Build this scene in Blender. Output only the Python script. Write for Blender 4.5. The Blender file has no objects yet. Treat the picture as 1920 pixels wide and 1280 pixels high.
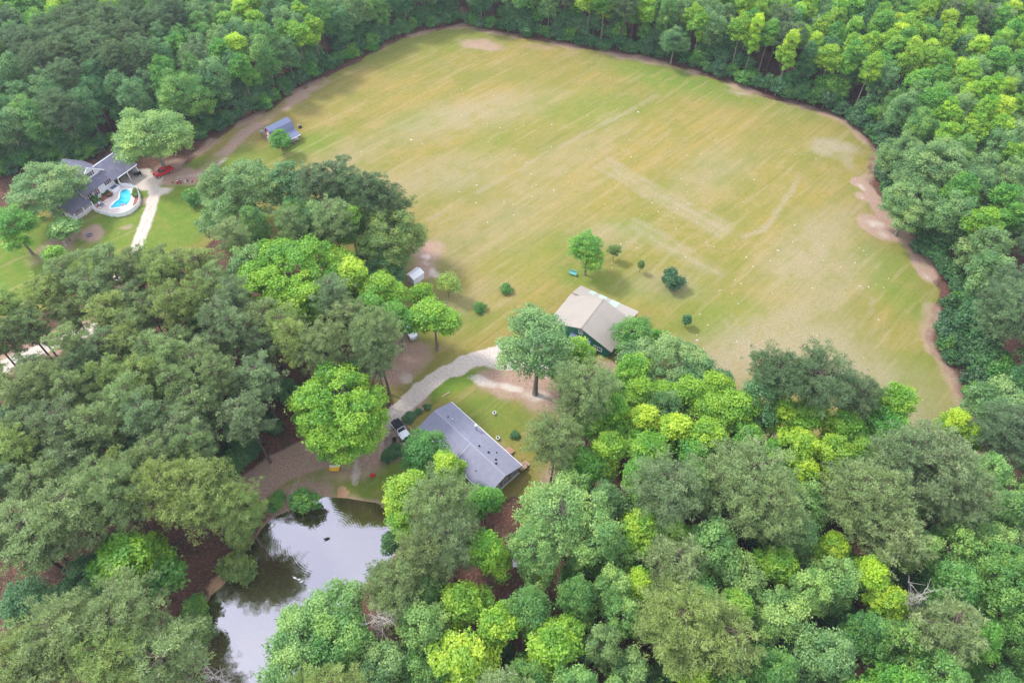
import bpy, math, random
import numpy as np
from mathutils import Vector
S = bpy.context.scene
R_ = math.radians
# ------------------------------------------------------------------ camera
CAMH, FPX, PITCH = 118.0, 1300.0, R_(50.5)
cam = bpy.data.objects.new('camera', bpy.data.cameras.new('camera'))
S.collection.objects.link(cam)
cam.location = (0, 0, CAMH); cam.rotation_euler = (math.pi/2-PITCH, 0, 0)
cam.data.sensor_width = 36; cam.data.lens = FPX/1920*36
cam.data.clip_start = 1; cam.data.clip_end = 5000
S.camera = cam
# ------------------------------------------------------------------ sky, sun, exposure
SUN_EL, SUN_AZ = 50, -62           # azimuth measured from +Y towards +X (sun stands upper left of the view)
w = bpy.data.worlds.new('World'); S.world = w; w.use_nodes = True
nt = w.node_tree; N = nt.nodes; L = nt.links; N.clear()
out = N.new('ShaderNodeOutputWorld'); bg = N.new('ShaderNodeBackground'); bg.inputs[1].default_value = 0.15
sky = N.new('ShaderNodeTexSky'); sky.sky_type = 'NISHITA'; sky.sun_disc = False
sky.sun_elevation = R_(SUN_EL); sky.sun_rotation = R_(SUN_AZ)
tc = N.new('ShaderNodeTexCoord'); nz = N.new('ShaderNodeTexNoise'); nz.inputs['Scale'].default_value = 2.6; nz.inputs['Detail'].default_value = 5
L.new(tc.outputs['Generated'], nz.inputs['Vector'])
rp = N.new('ShaderNodeValToRGB'); rp.color_ramp.elements[0].position = .40; rp.color_ramp.elements[1].position = .62
rp.color_ramp.elements[0].color = (.55, .55, .55, 1)
mx = N.new('ShaderNodeMix'); mx.data_type = 'RGBA'
nz2 = N.new('ShaderNodeTexNoise'); nz2.inputs['Scale'].default_value = 1.7; nz2.inputs['Detail'].default_value = 3
L.new(tc.outputs['Generated'], nz2.inputs['Vector'])
rp2 = N.new('ShaderNodeValToRGB'); rp2.color_ramp.elements[0].position = .35; rp2.color_ramp.elements[1].position = .65
rp2.color_ramp.elements[0].color = (4.4, 4.5, 5.8, 1); rp2.color_ramp.elements[1].color = (10.5, 10.6, 11.2, 1)
L.new(nz2.outputs['Fac'], rp2.inputs['Fac'])
L.new(nz.outputs['Fac'], rp.inputs['Fac']); L.new(rp.outputs['Color'], mx.inputs[0])
L.new(sky.outputs[0], mx.inputs[6]); L.new(rp2.outputs['Color'], mx.inputs[7])
L.new(mx.outputs[2], bg.inputs[0]); L.new(bg.outputs[0], out.inputs[0])
sl = bpy.data.lights.new('sun', 'SUN'); sl.energy = 2.05; sl.angle = R_(9); sl.color = (1, .96, .88)
so = bpy.data.objects.new('sun', sl); S.collection.objects.link(so)
e, a = R_(SUN_EL), R_(SUN_AZ)
sd = Vector((math.sin(a)*math.cos(e), math.cos(a)*math.cos(e), math.sin(e)))
so.rotation_euler = (-sd).to_track_quat('-Z', 'Y').to_euler(); so.location = sd*300
S.view_settings.view_transform = 'Standard'; S.view_settings.look = 'None'
S.view_settings.exposure = 1.05; S.view_settings.gamma = 1
S.cycles.max_bounces = 6; S.cycles.diffuse_bounces = 3; S.cycles.glossy_bounces = 2
S.cycles.transmission_bounces = 4; S.cycles.transparent_max_bounces = 8

# ------------------------------------------------------------------ helpers
def P(px, py, z=0.0):
    """a place in the valley seen at this photo pixel, at height z"""
    dx = (px-960)/FPX; dy = (640-py)/FPX
    d = (CAMH-z)/(math.sin(PITCH)-dy*math.cos(PITCH))
    return Vector((dx*d, (math.cos(PITCH)+dy*math.sin(PITCH))*d, z))
def Q(x, y, z):
    """photo pixel of a world point"""
    c = math.cos(PITCH)*y - math.sin(PITCH)*(z-CAMH)
    u = math.sin(PITCH)*y + math.cos(PITCH)*(z-CAMH)
    return 960+FPX*x/c, 640-FPX*u/c
def PL(pts, z=0.0): return [tuple(P(a, b, z))[:2] for a, b in pts]
class MB:
    def __init__(s): s.v = []; s.f = []
    def quad(s, *p):
        n = len(s.v); s.v += [tuple(q) for q in p]; s.f.append(tuple(range(n, n+len(p)))); return s
    def box(s, x0, x1, y0, y1, z0, z1):
        n = len(s.v)
        s.v += [(x0,y0,z0),(x1,y0,z0),(x1,y1,z0),(x0,y1,z0),(x0,y0,z1),(x1,y0,z1),(x1,y1,z1),(x0,y1,z1)]
        s.f += [tuple(n+i for i in q) for q in ((3,2,1,0),(4,5,6,7),(0,1,5,4),(1,2,6,5),(2,3,7,6),(3,0,4,7))]; return s
    def prism(s, poly, z0, z1):
        n = len(s.v); k = len(poly)
        s.v += [(x, y, z0) for x, y in poly]+[(x, y, z1) for x, y in poly]
        s.f.append(tuple(n+i for i in reversed(range(k)))); s.f.append(tuple(n+k+i for i in range(k)))
        for i in range(k):
            j = (i+1) % k; s.f.append((n+i, n+j, n+k+j, n+k+i))
        return s
    def ext(s, poly, axis, a0, a1):
        """poly of (h,z) points extruded along axis 'x' or 'y'"""
        n = len(s.v); k = len(poly)
        for a in (a0, a1): s.v += [((a, h, z) if axis == 'x' else (h, a, z)) for h, z in poly]
        s.f.append(tuple(n+i for i in reversed(range(k)))); s.f.append(tuple(n+k+i for i in range(k)))
        for i in range(k):
            j = (i+1) % k; s.f.append((n+i, n+j, n+k+j, n+k+i))
        return s
    def slab(s, p, t):
        """four points, thickness t downwards"""
        n = len(s.v); s.v += [tuple(q) for q in p]+[(q[0], q[1], q[2]-t) for q in p]
        s.f += [tuple(n+i for i in q) for q in ((0,1,2,3),(7,6,5,4),(0,4,5,1),(1,5,6,2),(2,6,7,3),(3,7,4,0))]; return s
    def tube(s, path, rad, k=6, cap=True):
        path = [Vector(p) for p in path]; n = len(s.v)
        if not hasattr(rad, '__len__'): rad = [rad]*len(path)
        for i, p in enumerate(path):
            d = (path[min(i+1, len(path)-1)]-path[max(i-1, 0)]).normalized()
            a = d.cross(Vector((0, 0, 1)) if abs(d.z) < .9 else Vector((1, 0, 0))).normalized(); b = d.cross(a)
            for j in range(k):
                t = 2*math.pi*j/k; q = p+(a*math.cos(t)+b*math.sin(t))*rad[i]; s.v.append(tuple(q))
        for i in range(len(path)-1):
            for j in range(k):
                s.f.append((n+i*k+j, n+i*k+(j+1) % k, n+(i+1)*k+(j+1) % k, n+(i+1)*k+j))
        if cap: s.f.append(tuple(n+j for j in range(k))); s.f.append(tuple(n+(len(path)-1)*k+j for j in reversed(range(k))))
        return s
    def ball(s, c, r, k=10, m=6):
        n = len(s.v)
        r = r if hasattr(r, '__len__') else (r, r, r)
        for i in range(1, m):
            t = math.pi*i/m
            for j in range(k):
                u = 2*math.pi*j/k; s.v.append((c[0]+r[0]*math.sin(t)*math.cos(u), c[1]+r[1]*math.sin(t)*math.sin(u), c[2]+r[2]*math.cos(t)))
        s.v += [(c[0], c[1], c[2]+r[2]), (c[0], c[1], c[2]-r[2])]
        for i in range(m-2):
            for j in range(k): s.f.append((n+i*k+j, n+(i+1)*k+j, n+(i+1)*k+(j+1) % k, n+i*k+(j+1) % k))
        T = n+(m-1)*k
        for j in range(k): s.f.append((T, n+j, n+(j+1) % k)); s.f.append((T+1, n+(m-2)*k+(j+1) % k, n+(m-2)*k+j))
        return s
    def build(s, name, mat, parent=None, loc=None, rz=0, bevel=0):
        me = bpy.data.meshes.new(name); me.from_pydata(s.v, [], s.f); me.update()
        me.materials.append(mat)
        o = bpy.data.objects.new(name, me); S.collection.objects.link(o)
        if parent: o.parent = parent
        if loc is not None: o.location = loc
        o.rotation_euler.z = rz
        if bevel:
            b = o.modifiers.new('bevel', 'BEVEL'); b.width = bevel; b.segments = 2; b.limit_method = 'ANGLE'
        return o
def tag(o, label=None, cat=None, group=None, kind=None):
    if label: o['label'] = label
    if cat: o['category'] = cat
    if group: o['group'] = group
    if kind: o['kind'] = kind
    return o
def empty(name, loc, rz=0, sc=1):
    o = bpy.data.objects.new(name, None); S.collection.objects.link(o); o.empty_display_size = .5
    o.location = loc; o.rotation_euler.z = rz
    o.scale = sc if hasattr(sc, '__len__') else (sc, sc, sc); return o

# ------------------------------------------------------------------ materials
def newmat(name):
    m = bpy.data.materials.new(name); m.use_nodes = True; m.node_tree.nodes.clear(); return m, m.node_tree.nodes, m.node_tree.links
def pmat(name, col, rough=.7, noise=.12, scale=3, spec=.3, metal=0, stripe=None, col2=None):
    m, n, l = newmat(name)
    o = n.new('ShaderNodeOutputMaterial'); b = n.new('ShaderNodeBsdfPrincipled')
    b.inputs['Roughness'].default_value = rough; b.inputs['Metallic'].default_value = metal
    b.inputs['Specular IOR Level'].default_value = spec
    t = n.new('ShaderNodeTexCoord'); z = n.new('ShaderNodeTexNoise'); z.inputs['Scale'].default_value = scale; z.inputs['Detail'].default_value = 6
    z.inputs['Roughness'].default_value = .7
    l.new(t.outputs['Object'], z.inputs['Vector'])
    r = n.new('ShaderNodeMapRange'); r.inputs['From Min'].default_value = .3; r.inputs['From Max'].default_value = .7
    r.inputs['To Min'].default_value = 1-noise; r.inputs['To Max'].default_value = 1+noise
    l.new(z.outputs['Fac'], r.inputs['Value'])
    c = n.new('ShaderNodeRGB'); c.outputs[0].default_value = (*col, 1); src = c.outputs[0]
    if col2:
        mm = n.new('ShaderNodeMix'); mm.data_type = 'RGBA'; mm.inputs[7].default_value = (*col2, 1); l.new(src, mm.inputs[6])
        z2 = n.new('ShaderNodeTexNoise'); z2.inputs['Scale'].default_value = scale*.15; z2.inputs['Detail'].default_value = 5
        l.new(t.outputs['Object'], z2.inputs['Vector'])
        r2 = n.new('ShaderNodeMapRange'); r2.inputs['From Min'].default_value = .42; r2.inputs['From Max'].default_value = .62
        l.new(z2.outputs['Fac'], r2.inputs['Value']); l.new(r2.outputs[0], mm.inputs[0]); src = mm.outputs[2]
    h = n.new('ShaderNodeHueSaturation'); l.new(src, h.inputs['Color'])
    v = r.outputs[0]
    if stripe:
        ax, per, amt = stripe
        wv = n.new('ShaderNodeTexWave'); wv.bands_direction = ax; wv.inputs['Scale'].default_value = .314/per
        l.new(t.outputs['Object'], wv.inputs['Vector'])
        r3 = n.new('ShaderNodeMapRange'); r3.inputs['From Min'].default_value = .75; r3.inputs['To Min'].default_value = 1; r3.inputs['To Max'].default_value = 1-amt
        l.new(wv.outputs['Fac'], r3.inputs['Value'])
        mu = n.new('ShaderNodeMath'); mu.operation = 'MULTIPLY'; l.new(v, mu.inputs[0]); l.new(r3.outputs[0], mu.inputs[1]); v = mu.outputs[0]
    l.new(v, h.inputs['Value']); l.new(h.outputs[0], b.inputs['Base Color']); l.new(b.outputs[0], o.inputs[0])
    return m
def leafmat(name, trans=.38, hue=.085):
    m, n, l = newmat(name)
    o = n.new('ShaderNodeOutputMaterial'); oi = n.new('ShaderNodeObjectInfo')
    at = n.new('ShaderNodeAttribute'); at.attribute_name = 'tint'
    h = n.new('ShaderNodeHueSaturation'); l.new(oi.outputs['Color'], h.inputs['Color'])
    ma = n.new('ShaderNodeMath'); ma.operation = 'MULTIPLY_ADD'; ma.inputs[1].default_value = -hue; ma.inputs[2].default_value = .5+hue
    l.new(at.outputs['Fac'], ma.inputs[0]); l.new(ma.outputs[0], h.inputs['Hue']); l.new(at.outputs['Fac'], h.inputs['Value'])
    d = n.new('ShaderNodeBsdfDiffuse'); t = n.new('ShaderNodeBsdfTranslucent'); g = n.new('ShaderNodeBsdfGlossy')
    g.inputs['Roughness'].default_value = .55; g.inputs['Color'].default_value = (.9, .95, 1, 1)
    l.new(h.outputs[0], d.inputs['Color']); l.new(h.outputs[0], t.inputs['Color'])
    m1 = n.new('ShaderNodeMixShader'); m1.inputs[0].default_value = trans; l.new(d.outputs[0], m1.inputs[1]); l.new(t.outputs[0], m1.inputs[2])
    m2 = n.new('ShaderNodeMixShader'); m2.inputs[0].default_value = .035; l.new(m1.outputs[0], m2.inputs[1]); l.new(g.outputs[0], m2.inputs[2])
    l.new(m2.outputs[0], o.inputs[0]); return m
M = dict(
 leaf=leafmat('leaf'), needle=leafmat('needle', .38, .04),
 pinebark=pmat('pine_bark', (.10, .07, .06), .9, .35, 6), bark=pmat('grey_bark', (.17, .15, .125), .9, .3, 6),
 deadwood=pmat('dead_wood', (.42, .39, .36), .8, .2, 6),
 shingle=pmat('grey_shingle', (.225, .23, .30), .85, .22, 6, col2=(.205, .21, .275)), ridgecap=pmat('ridge_cap', (.30, .31, .37), .85, .2, 8),
 darkshingle=pmat('dark_shingle', (.135, .135, .19), .8, .15, 4, col2=(.17, .165, .22)),
 tanmetal=pmat('tan_metal_roof', (.305, .275, .235), .5, .06, 2, stripe=('X', .6, .14), col2=(.285, .255, .22)),
 tanrear=pmat('tan_metal_rear', (.32, .29, .25), .5, .05, 2, stripe=('X', .45, .10)),
 bluemetal=pmat('blue_grey_metal', (.13, .155, .25), .4, .06, 2, stripe=('X', .3, .12)),
 greenwall=pmat('green_siding', (.012, .17, .115), .5, .08, 2, stripe=('Y', .3, .25)),
 aqua=pmat('aqua_panel', (.33, .43, .36), .4, .06, 2), white=pmat('white_paint', (.78, .79, .82), .6, .04, 4),
 siding=pmat('white_siding', (.74, .75, .80), .6, .05, 4, stripe=('Z', .25, .10)),
 tansiding=pmat('tan_siding', (.36, .31, .25), .7, .08, 4, stripe=('Z', .2, .2)),
 redwall=pmat('red_siding', (.30, .02, .025), .6, .15, 3), redpaint=pmat('red_paint', (.45, .012, .02), .35, .1, 3, spec=.5),
 shutter=pmat('dark_red_shutter', (.22, .02, .03), .6), black=pmat('black_fabric', (.012, .013, .02), .6),
 rubber=pmat('rubber', (.02, .02, .02), .8), steel=pmat('steel', (.5, .5, .52), .4, .05, 3, metal=.4),
 glass=pmat('window_glass', (.03, .04, .06), .08, .1, 2, spec=.8), carwhite=pmat('white_car_paint', (.78, .80, .84), .25, .03, 2, spec=.5),
 wood=pmat('weathered_wood', (.36, .25, .18), .8, .25, 5, stripe=('X', .15, .2)), timber=pmat('timber', (.42, .25, .18), .8, .25, 5),
 concrete=pmat('pale_concrete', (.62, .53, .49), .8, .12, 2), coping=pmat('pool_coping', (.78, .76, .76), .6, .05, 3),
 mulch=pmat('red_mulch', (.27, .10, .065), .9, .3, 4), yellow=pmat('yellow_paint', (.72, .40, .02), .5, .1, 3),
 tealpaint=pmat('teal_paint', (.12, .38, .38), .5), dark=pmat('dark_interior', (.015, .015, .018), .9),
 stone=pmat('white_stone', (.50, .48, .44), .8, .15, 5), clay=pmat('orange_clay', (.48, .26, .13), .9, .25, 2, col2=(.6, .42, .28)),
 plum=pmat('plumage', (.02, .018, .016), .6), whiteplum=pmat('white_plumage', (.8, .8, .8), .7), bluebarrel=pmat('blue_plastic', (.03, .14, .42), .4))

# ------------------------------------------------------------------ value noise + distances (numpy)
rng = np.random.default_rng(7); random.seed(7)
_T = rng.random((256, 256))
def vnoise(x, y):
    xi = np.floor(x).astype(int); yi = np.floor(y).astype(int); fx = x-xi; fy = y-yi
    fx = fx*fx*(3-2*fx); fy = fy*fy*(3-2*fy); g = lambda a, b: _T[a & 255, b & 255]
    return (g(xi, yi)*(1-fx)+g(xi+1, yi)*fx)*(1-fy)+(g(xi, yi+1)*(1-fx)+g(xi+1, yi+1)*fx)*fy
def fbm(x, y, o=4):
    s = 0; a = .5; t = 0
    for i in range(o): s = s+a*vnoise(x*2**i+17*i, y*2**i+31*i); t += a; a *= .5
    return s/t
def inpoly(x, y, poly):
    x = np.asarray(x, float); y = np.asarray(y, float); r = np.zeros(x.shape, bool); n = len(poly)
    for i in range(n):
        x1, y1 = poly[i]; x2, y2 = poly[(i+1) % n]
        if y1 == y2: continue
        r ^= ((y1 > y) != (y2 > y)) & (x < (x2-x1)*(y-y1)/(y2-y1)+x1)
    return r
def dseg(x, y, pts, closed=False):
    d = np.full(np.shape(x), 1e9); pts = list(pts)
    if closed: pts = pts+[pts[0]]
    for (x1, y1), (x2, y2) in zip(pts[:-1], pts[1:]):
        vx, vy = x2-x1, y2-y1; t = np.clip(((x-x1)*vx+(y-y1)*vy)/(vx*vx+vy*vy+1e-9), 0, 1)
        d = np.minimum(d, np.hypot(x-x1-t*vx, y-y1-t*vy))
    return d
def sdf(x, y, poly): return np.where(inpoly(x, y, poly), 1, -1)*dseg(x, y, poly, True)   # positive inside
def ss(v, a, b): t = np.clip((v-a)/(b-a), 0, 1); return t*t*(3-2*t)

# ------------------------------------------------------------------ ground plan (outlines in metres, from P)
FIELD = PL([(330,440),(370,300),(385,268),(440,238),(500,212),(545,180),(600,150),(640,128),(700,98),(760,70),(820,55),(870,50),(900,58),(960,70),(1040,82),(1120,97),(1200,110),(1260,120),(1300,135),(1345,150),(1400,165),(1450,188),(1500,200),(1550,215),(1590,235),(1620,262),(1645,290),(1640,320),(1625,350),(1640,385),(1665,410),(1690,445),(1710,480),(1740,510),(1765,545),(1748,580),(1745,620),(1750,660),(1765,690),(1790,725),(1800,760),(1830,805),(1800,850),(1700,860),(1600,850),(1480,840),(1380,820),(1290,780),(1180,740),(1130,690),(1060,690),(1000,650),(1000,690),(930,690),(850,715),(790,760),(745,790),(725,760),(720,700),(700,640),(740,560),(700,520),(600,480),(480,450)])
LAWN = PL([(-80,620),(-80,500),(0,440),(60,400),(130,390),(170,392),(200,330),(330,330),(380,300),(420,300),(430,420),(380,470),(300,500),(180,540),(60,580)])
YARD = PL([(745,790),(740,740),(790,725),(850,690),(950,680),(1010,690),(1060,740),(1090,800),(1070,900),(1000,930),(880,950),(760,960),(730,950),(560,960),(500,930),(520,880),(600,830),(700,800)])
DRIVE = PL([(1040,672),(1000,658),(930,662),(880,678),(830,702),(780,738),(750,768),(738,790)])
DRIVE2 = PL([(738,790),(735,810),(728,838)])
TRACK = PL([(470,915),(520,880),(580,852),(660,845),(728,838)])
HDRIVE = PL([(225,520),(262,450),(270,425),(281,395),(290,365),(285,345),(262,335),(240,332)])
HTRACK = PL([(290,350),(330,335),(400,320),(430,290),(470,268),(440,285)])
RTRACK = PL([(-20,700),(60,660),(120,635),(180,612)])
POND = PL([(540,962),(575,945),(610,935),(650,937),(700,945),(742,958),(758,1000),(715,1060),(655,1110),(615,1155),(575,1215),(535,1300),(500,1400),(300,1400),(330,1300),(352,1245),(375,1195),(385,1150),(400,1118),(425,1098),(440,1070),(470,1030),(495,992),(515,972)])
# ------------------------------------------------------------------ ground sheet
RES = .8
xs = np.concatenate([[-1800,-900,-500,-330], np.arange(-250, 250.1, RES), [330,500,900,1800]])
ys = np.concatenate([[-900,-400,-100], np.arange(0, 340.1, RES), [420,600,1000,1900]])
X, Y = np.meshgrid(xs, ys)
wx = X+(fbm(X/9, Y/9)-.5)*5; wy = Y+(fbm(X/9+50, Y/9+50)-.5)*5      # wobbly coordinates for ragged edges
fx_ = X+(fbm(X/2.2, Y/2.2)-.5)*1.6; fy_ = Y+(fbm(X/2.2+9, Y/2.2+70)-.5)*1.6
sfield = sdf(wx, wy, FIELD); slawn = sdf(wx, wy, LAWN); syard = sdf(wx, wy, YARD); spond = sdf(X, Y, POND)
grass = np.maximum.reduce([ss(sfield, -1, 1.5), ss(slawn, -1.5, 1), ss(syard, -1.5, 1)])
lush = np.zeros(X.shape); dirt = np.zeros(X.shape); grav = np.zeros(X.shape); tan = np.zeros(X.shape); clay = np.zeros(X.shape)
def mk(arr, d): np.maximum(arr, d, out=arr)
def blob(px, py, r, soft=.6, ax=1, ang=0, amt=1):
    c = P(px, py); ca, sa = math.cos(R_(ang)), math.sin(R_(ang))
    u = (wx-c.x)*ca+(wy-c.y)*sa; v = -(wx-c.x)*sa+(wy-c.y)*ca
    return ss(-np.hypot(u/ax, v), -r, -r*(1-soft))*amt
# lush, greener grass
mk(lush, ss(slawn, 0, 6)*.9)
for b in [(560,275,9,.8,2.2,20,.75),(330,390,9,.6,1,0,1),(420,300,8,.8,2.5,30,.8),(1260,545,7,.8,2,0,.55),(1100,520,6,.8,2.5,-20,.7),(1180,540,8,.8,1.5,0,.5),
          (860,600,8,.9,1.6,10,.5),(820,580,8,.9,1.5,0,.4),(1340,600,12,.8,1.5,0,.5),(1700,560,9,.8,2,-60,.6),(1680,500,8,.8,2,-60,.5),(1700,740,12,.8,2,60,.4),
          (860,710,4,.6,3,28,1),(900,770,7,.8,1.8,0,.8),(960,790,8,.9,1.4,0,.7),(1010,820,5,.8,1,0,.6),(720,90,12,.8,3,30,.5),(840,70,14,.8,2,0,.5),(1280,150,14,.8,3,-25,.8),
          (1440,190,12,.8,2.5,-30,.5),(1190,430,5,.8,2.5,-40,.5),(1100,200,16,.8,1.8,0,.4),(930,255,10,.9,2,45,.3),(800,225,8,.8,2,10,.35),(1640,360,9,.8,1,0,.4),
          (640,860,6,.8,2,0,.35),(680,920,6,.8,2,-10,.7),(590,905,5,.8,2,20,.6),(720,880,6,.7,1,0,.8),(790,640,4,.8,1,0,.5),(1000,480,14,.9,1.5,40,.35)]: mk(lush, blob(*b))
# bare earth strip round the field
edge = dseg(wx, wy, FIELD[1:50]); strip = ss(-edge, -3.4, -.8)*ss(fbm(X/8, Y/8), .36, .60)
strip2 = ss(-dseg(wx, wy, PL([(1628,345),(1645,385),(1670,410),(1695,445),(1715,480),(1745,515)])), -3.6, -1.2)
strip3 = ss(-dseg(wx, wy, PL([(1745,600),(1750,660),(1775,705),(1800,760),(1820,810),(1840,870)])), -3, -.6)
strip4 = ss(-dseg(wx, wy, PL([(310,345),(385,325),(440,262),(500,225),(550,190),(610,155)])), -3.6, -.8)*(.5+.5*ss(fbm(X/6+9, Y/6), .35, .6))
for q in (strip*.6, strip2, strip3*.6, strip4*.95): mk(dirt, q)
for b in [(1620,345,3.5,.5,1,0,1),(1615,370,3,.5,1,0,1),(1650,425,5,.5,1.6,-50,1),(810,470,7,.8,1,0,.9),(800,500,5,.8,1,0,.8),(1000,700,8,.8,1.2,0,.95),(960,720,7,.7,1.6,-15,.9),
          (1010,740,6,.7,1,0,.9),(930,700,5,.8,1.4,10,.8),(770,665,8,.8,1,0,.9),(740,680,7,.6,1,0,1),(750,640,6,.6,.8,0,.9),(1060,760,7,.8,1,0,.7),(1040,890,6,.7,1,0,.8),(1050,860,5,.7,1,0,.7),
          (900,85,5,.7,2.5,-10,.7),(1010,90,4,.8,3,-14,.45),(1390,172,4,.8,3,-14,.45),(180,435,5.5,.5,.8,10,.9),(110,460,7,.8,1.8,60,.8),(320,315,6,.7,1.3,20,.8),(345,335,6,.7,2,10,.8),
          (250,385,2.5,.6,3,40,.7),(240,418,1.5,.6,2,10,.6),(690,870,5,.7,1.3,40,.7),(640,885,4,.8,2.5,10,.6),(560,935,5,.7,2,20,.8),(770,755,3.5,.7,2,40,.7),(600,900,5,.9,3,10,.4),
          (1300,740,6,.7,2,0,.7),(1150,700,5,.8,1,0,.9),(940,830,4,.8,1,0,.4)]: mk(dirt, blob(*b))
# straw-tan worn patches inside the field (old garden plots follow the mowing direction)
def plot(c, l, wd, ang, amt=1, s=1.2):
    c = P(*c); ca, sa = math.cos(R_(ang)), math.sin(R_(ang))
    u = (X-c.x)*ca+(Y-c.y)*sa; v = -(X-c.x)*sa+(Y-c.y)*ca
    u2 = (fx_-c.x)*ca+(fy_-c.y)*sa; v2 = -(fx_-c.x)*sa+(fy_-c.y)*ca
    rows = .55+.45*ss(np.sin(v*2.2+fbm(X/6, Y/6)*3), -.4, .5)
    return ss(l/2-np.abs(u2), 0, s)*ss(wd/2-np.abs(v2), 0, s)*amt*rows
mk(tan, plot((1180,335), 22, 8, -46, .6)); mk(tan, plot((1300,400), 26, 10, -44, .75, 4)); mk(tan, plot((1265,470), 30, 7, -42, .65, 3)); mk(tan, plot((1240,440), 20, 3, -42, .5, 1))
for b in [(830,330,14,.9,2.5,20,.45),(880,215,14,.9,3,25,.55),(700,350,12,.9,1.5,0,.4),(1520,470,14,.9,2.5,48,.6),(1560,530,12,.9,2.5,48,.5),(1400,660,13,.9,2,20,.8),(1500,650,12,.8,2,10,.7),
          (1580,690,14,.8,2,-30,.7),(1640,740,10,.8,2,-45,.7),(1560,275,6,.6,1.6,-10,.9),(1590,300,6,.5,.5,0,.5),(1250,530,8,.9,2,0,.35),(1140,440,8,.9,2,0,.4),(640,300,12,.9,2,40,.35),
          (1330,330,14,.9,2,48,.35),(920,420,18,.9,3,42,.3),(1060,300,12,.9,3,42,.3),(880,560,8,.9,2,20,.3),(1480,600,8,.8,2,48,.6)]: mk(tan, blob(*b))
# mowing ruts and wheel tracks
for pl, wd, am in [([(700,470),(800,415),(950,330),(1230,180)], 1.6, .7),([(760,480),(860,425),(1010,340),(1180,245)], 1.3, .6),([(1395,442),(1430,432),(1460,395),(1500,330)], 1.2, .9),
                   ([(1520,520),(1560,440),(1590,390)], 1.1, .7),([(1480,640),(1530,560),(1560,500)], 1., .7),([(1540,600),(1580,530),(1610,470)], 1., .6),([(1600,640),(1640,560)], 1., .5),
                   ([(1360,600),(1400,660),(1440,680),(1560,690),(1620,700)], .9, .8),([(1395,650),(1400,700),(1375,720)], .9, .8),([(1370,590),(1420,640),(1450,600),(1470,585)], .8, .7),([(1440,690),(1500,700),(1600,720),(1680,760)], .8, .6)]:
    mk(tan, ss(-dseg(fx_, fy_, PL(pl)), -wd, -.2)*am*(.35+.4*ss(fbm(X/5, Y/5), .35, .6)))
# gravel
mk(grav, ss(-dseg(fx_, fy_, DRIVE), -2.5, -1.5)); mk(grav, ss(-dseg(fx_, fy_, DRIVE2), -2.2, -1.0)*.5); mk(dirt, ss(-dseg(fx_, fy_, DRIVE2), -3.4, -2.2))
mk(grav, blob(945,662,4.2,.5,1.8,10,1)); mk(grav, blob(1010,665,6,.5,1.3,0,1)); mk(grav, blob(970,665,4.5,.5,1.3,0,1))
for b in [(905,712,2.5,.7,2.4,-15,.7),(955,722,2,.7,2.5,-25,.7),(1045,690,5,.8,1.4,-20,.8),(1000,738,3,.8,1.5,0,.6),(805,478,2.5,.7,1,0,.7),(815,507,2.5,.7,1,0,.7),(800,492,2,.7,1,0,.6),(762,702,2.5,.7,1.2,0,.5)]: mk(grav, blob(*b))
hd = dseg(X+(fx_-X)*.4, Y+(fy_-Y)*.4, HDRIVE)
mk(grav, ss(-hd, -2.2, -.9)*(1-.45*ss(-hd, -.45, -.1)*(Y < 147))); mk(grav, blob(280,340,5,.5,1,0,1)); mk(grav, blob(255,332,5,.5,1.2,0,.9)); mk(grav, blob(300,362,3,.7,1.6,0,.8))
mk(grav, ss(-dseg(fx_, fy_, HTRACK), -1.6, -.4)*.45*ss(fbm(X/3, Y/3), .4, .6)); mk(grav, ss(-dseg(fx_, fy_, RTRACK), -2.2, -1.4)*.9)
mk(dirt, ss(-dseg(wx, wy, RTRACK), -6, -2.5)*.8)
tr = dseg(fx_, fy_, TRACK); mk(dirt, ss(-tr, -4.6, -2.8)); mk(grav, ss(-np.abs(tr-1.1), -.5, 0)*.35)
mk(grav, ss(-dseg(fx_, fy_, PL([(555,905),(545,925),(540,945)])), -1.3, -.2)*.5); mk(grav, ss(-dseg(fx_, fy_, PL([(670,865),(668,885),(665,905)])), -1.4, -.3)*.6)
for b in [(1622,352,2.2,.8,1,0,.55),(1613,372,1.6,.8,1,0,.5),(1645,420,3.0,.8,1.7,-50,.52),(1660,440,1.6,.8,2,-50,.5),(1395,172,2,.7,2,0,.4),(1695,475,1.5,.8,2,-50,.4),(1745,520,1.5,.7,2,-60,.4)]: mk(grav, blob(*b))
mk(clay, blob(643,924,2.0,.5,1,0,1)); mk(clay, blob(402,1100,2.4,.7,1.3,30,.8)); mk(clay, blob(430,1092,2,.5,1.5,30,.8)); mk(clay, blob(560,965,2.2,.7,2,20,.6))
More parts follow.
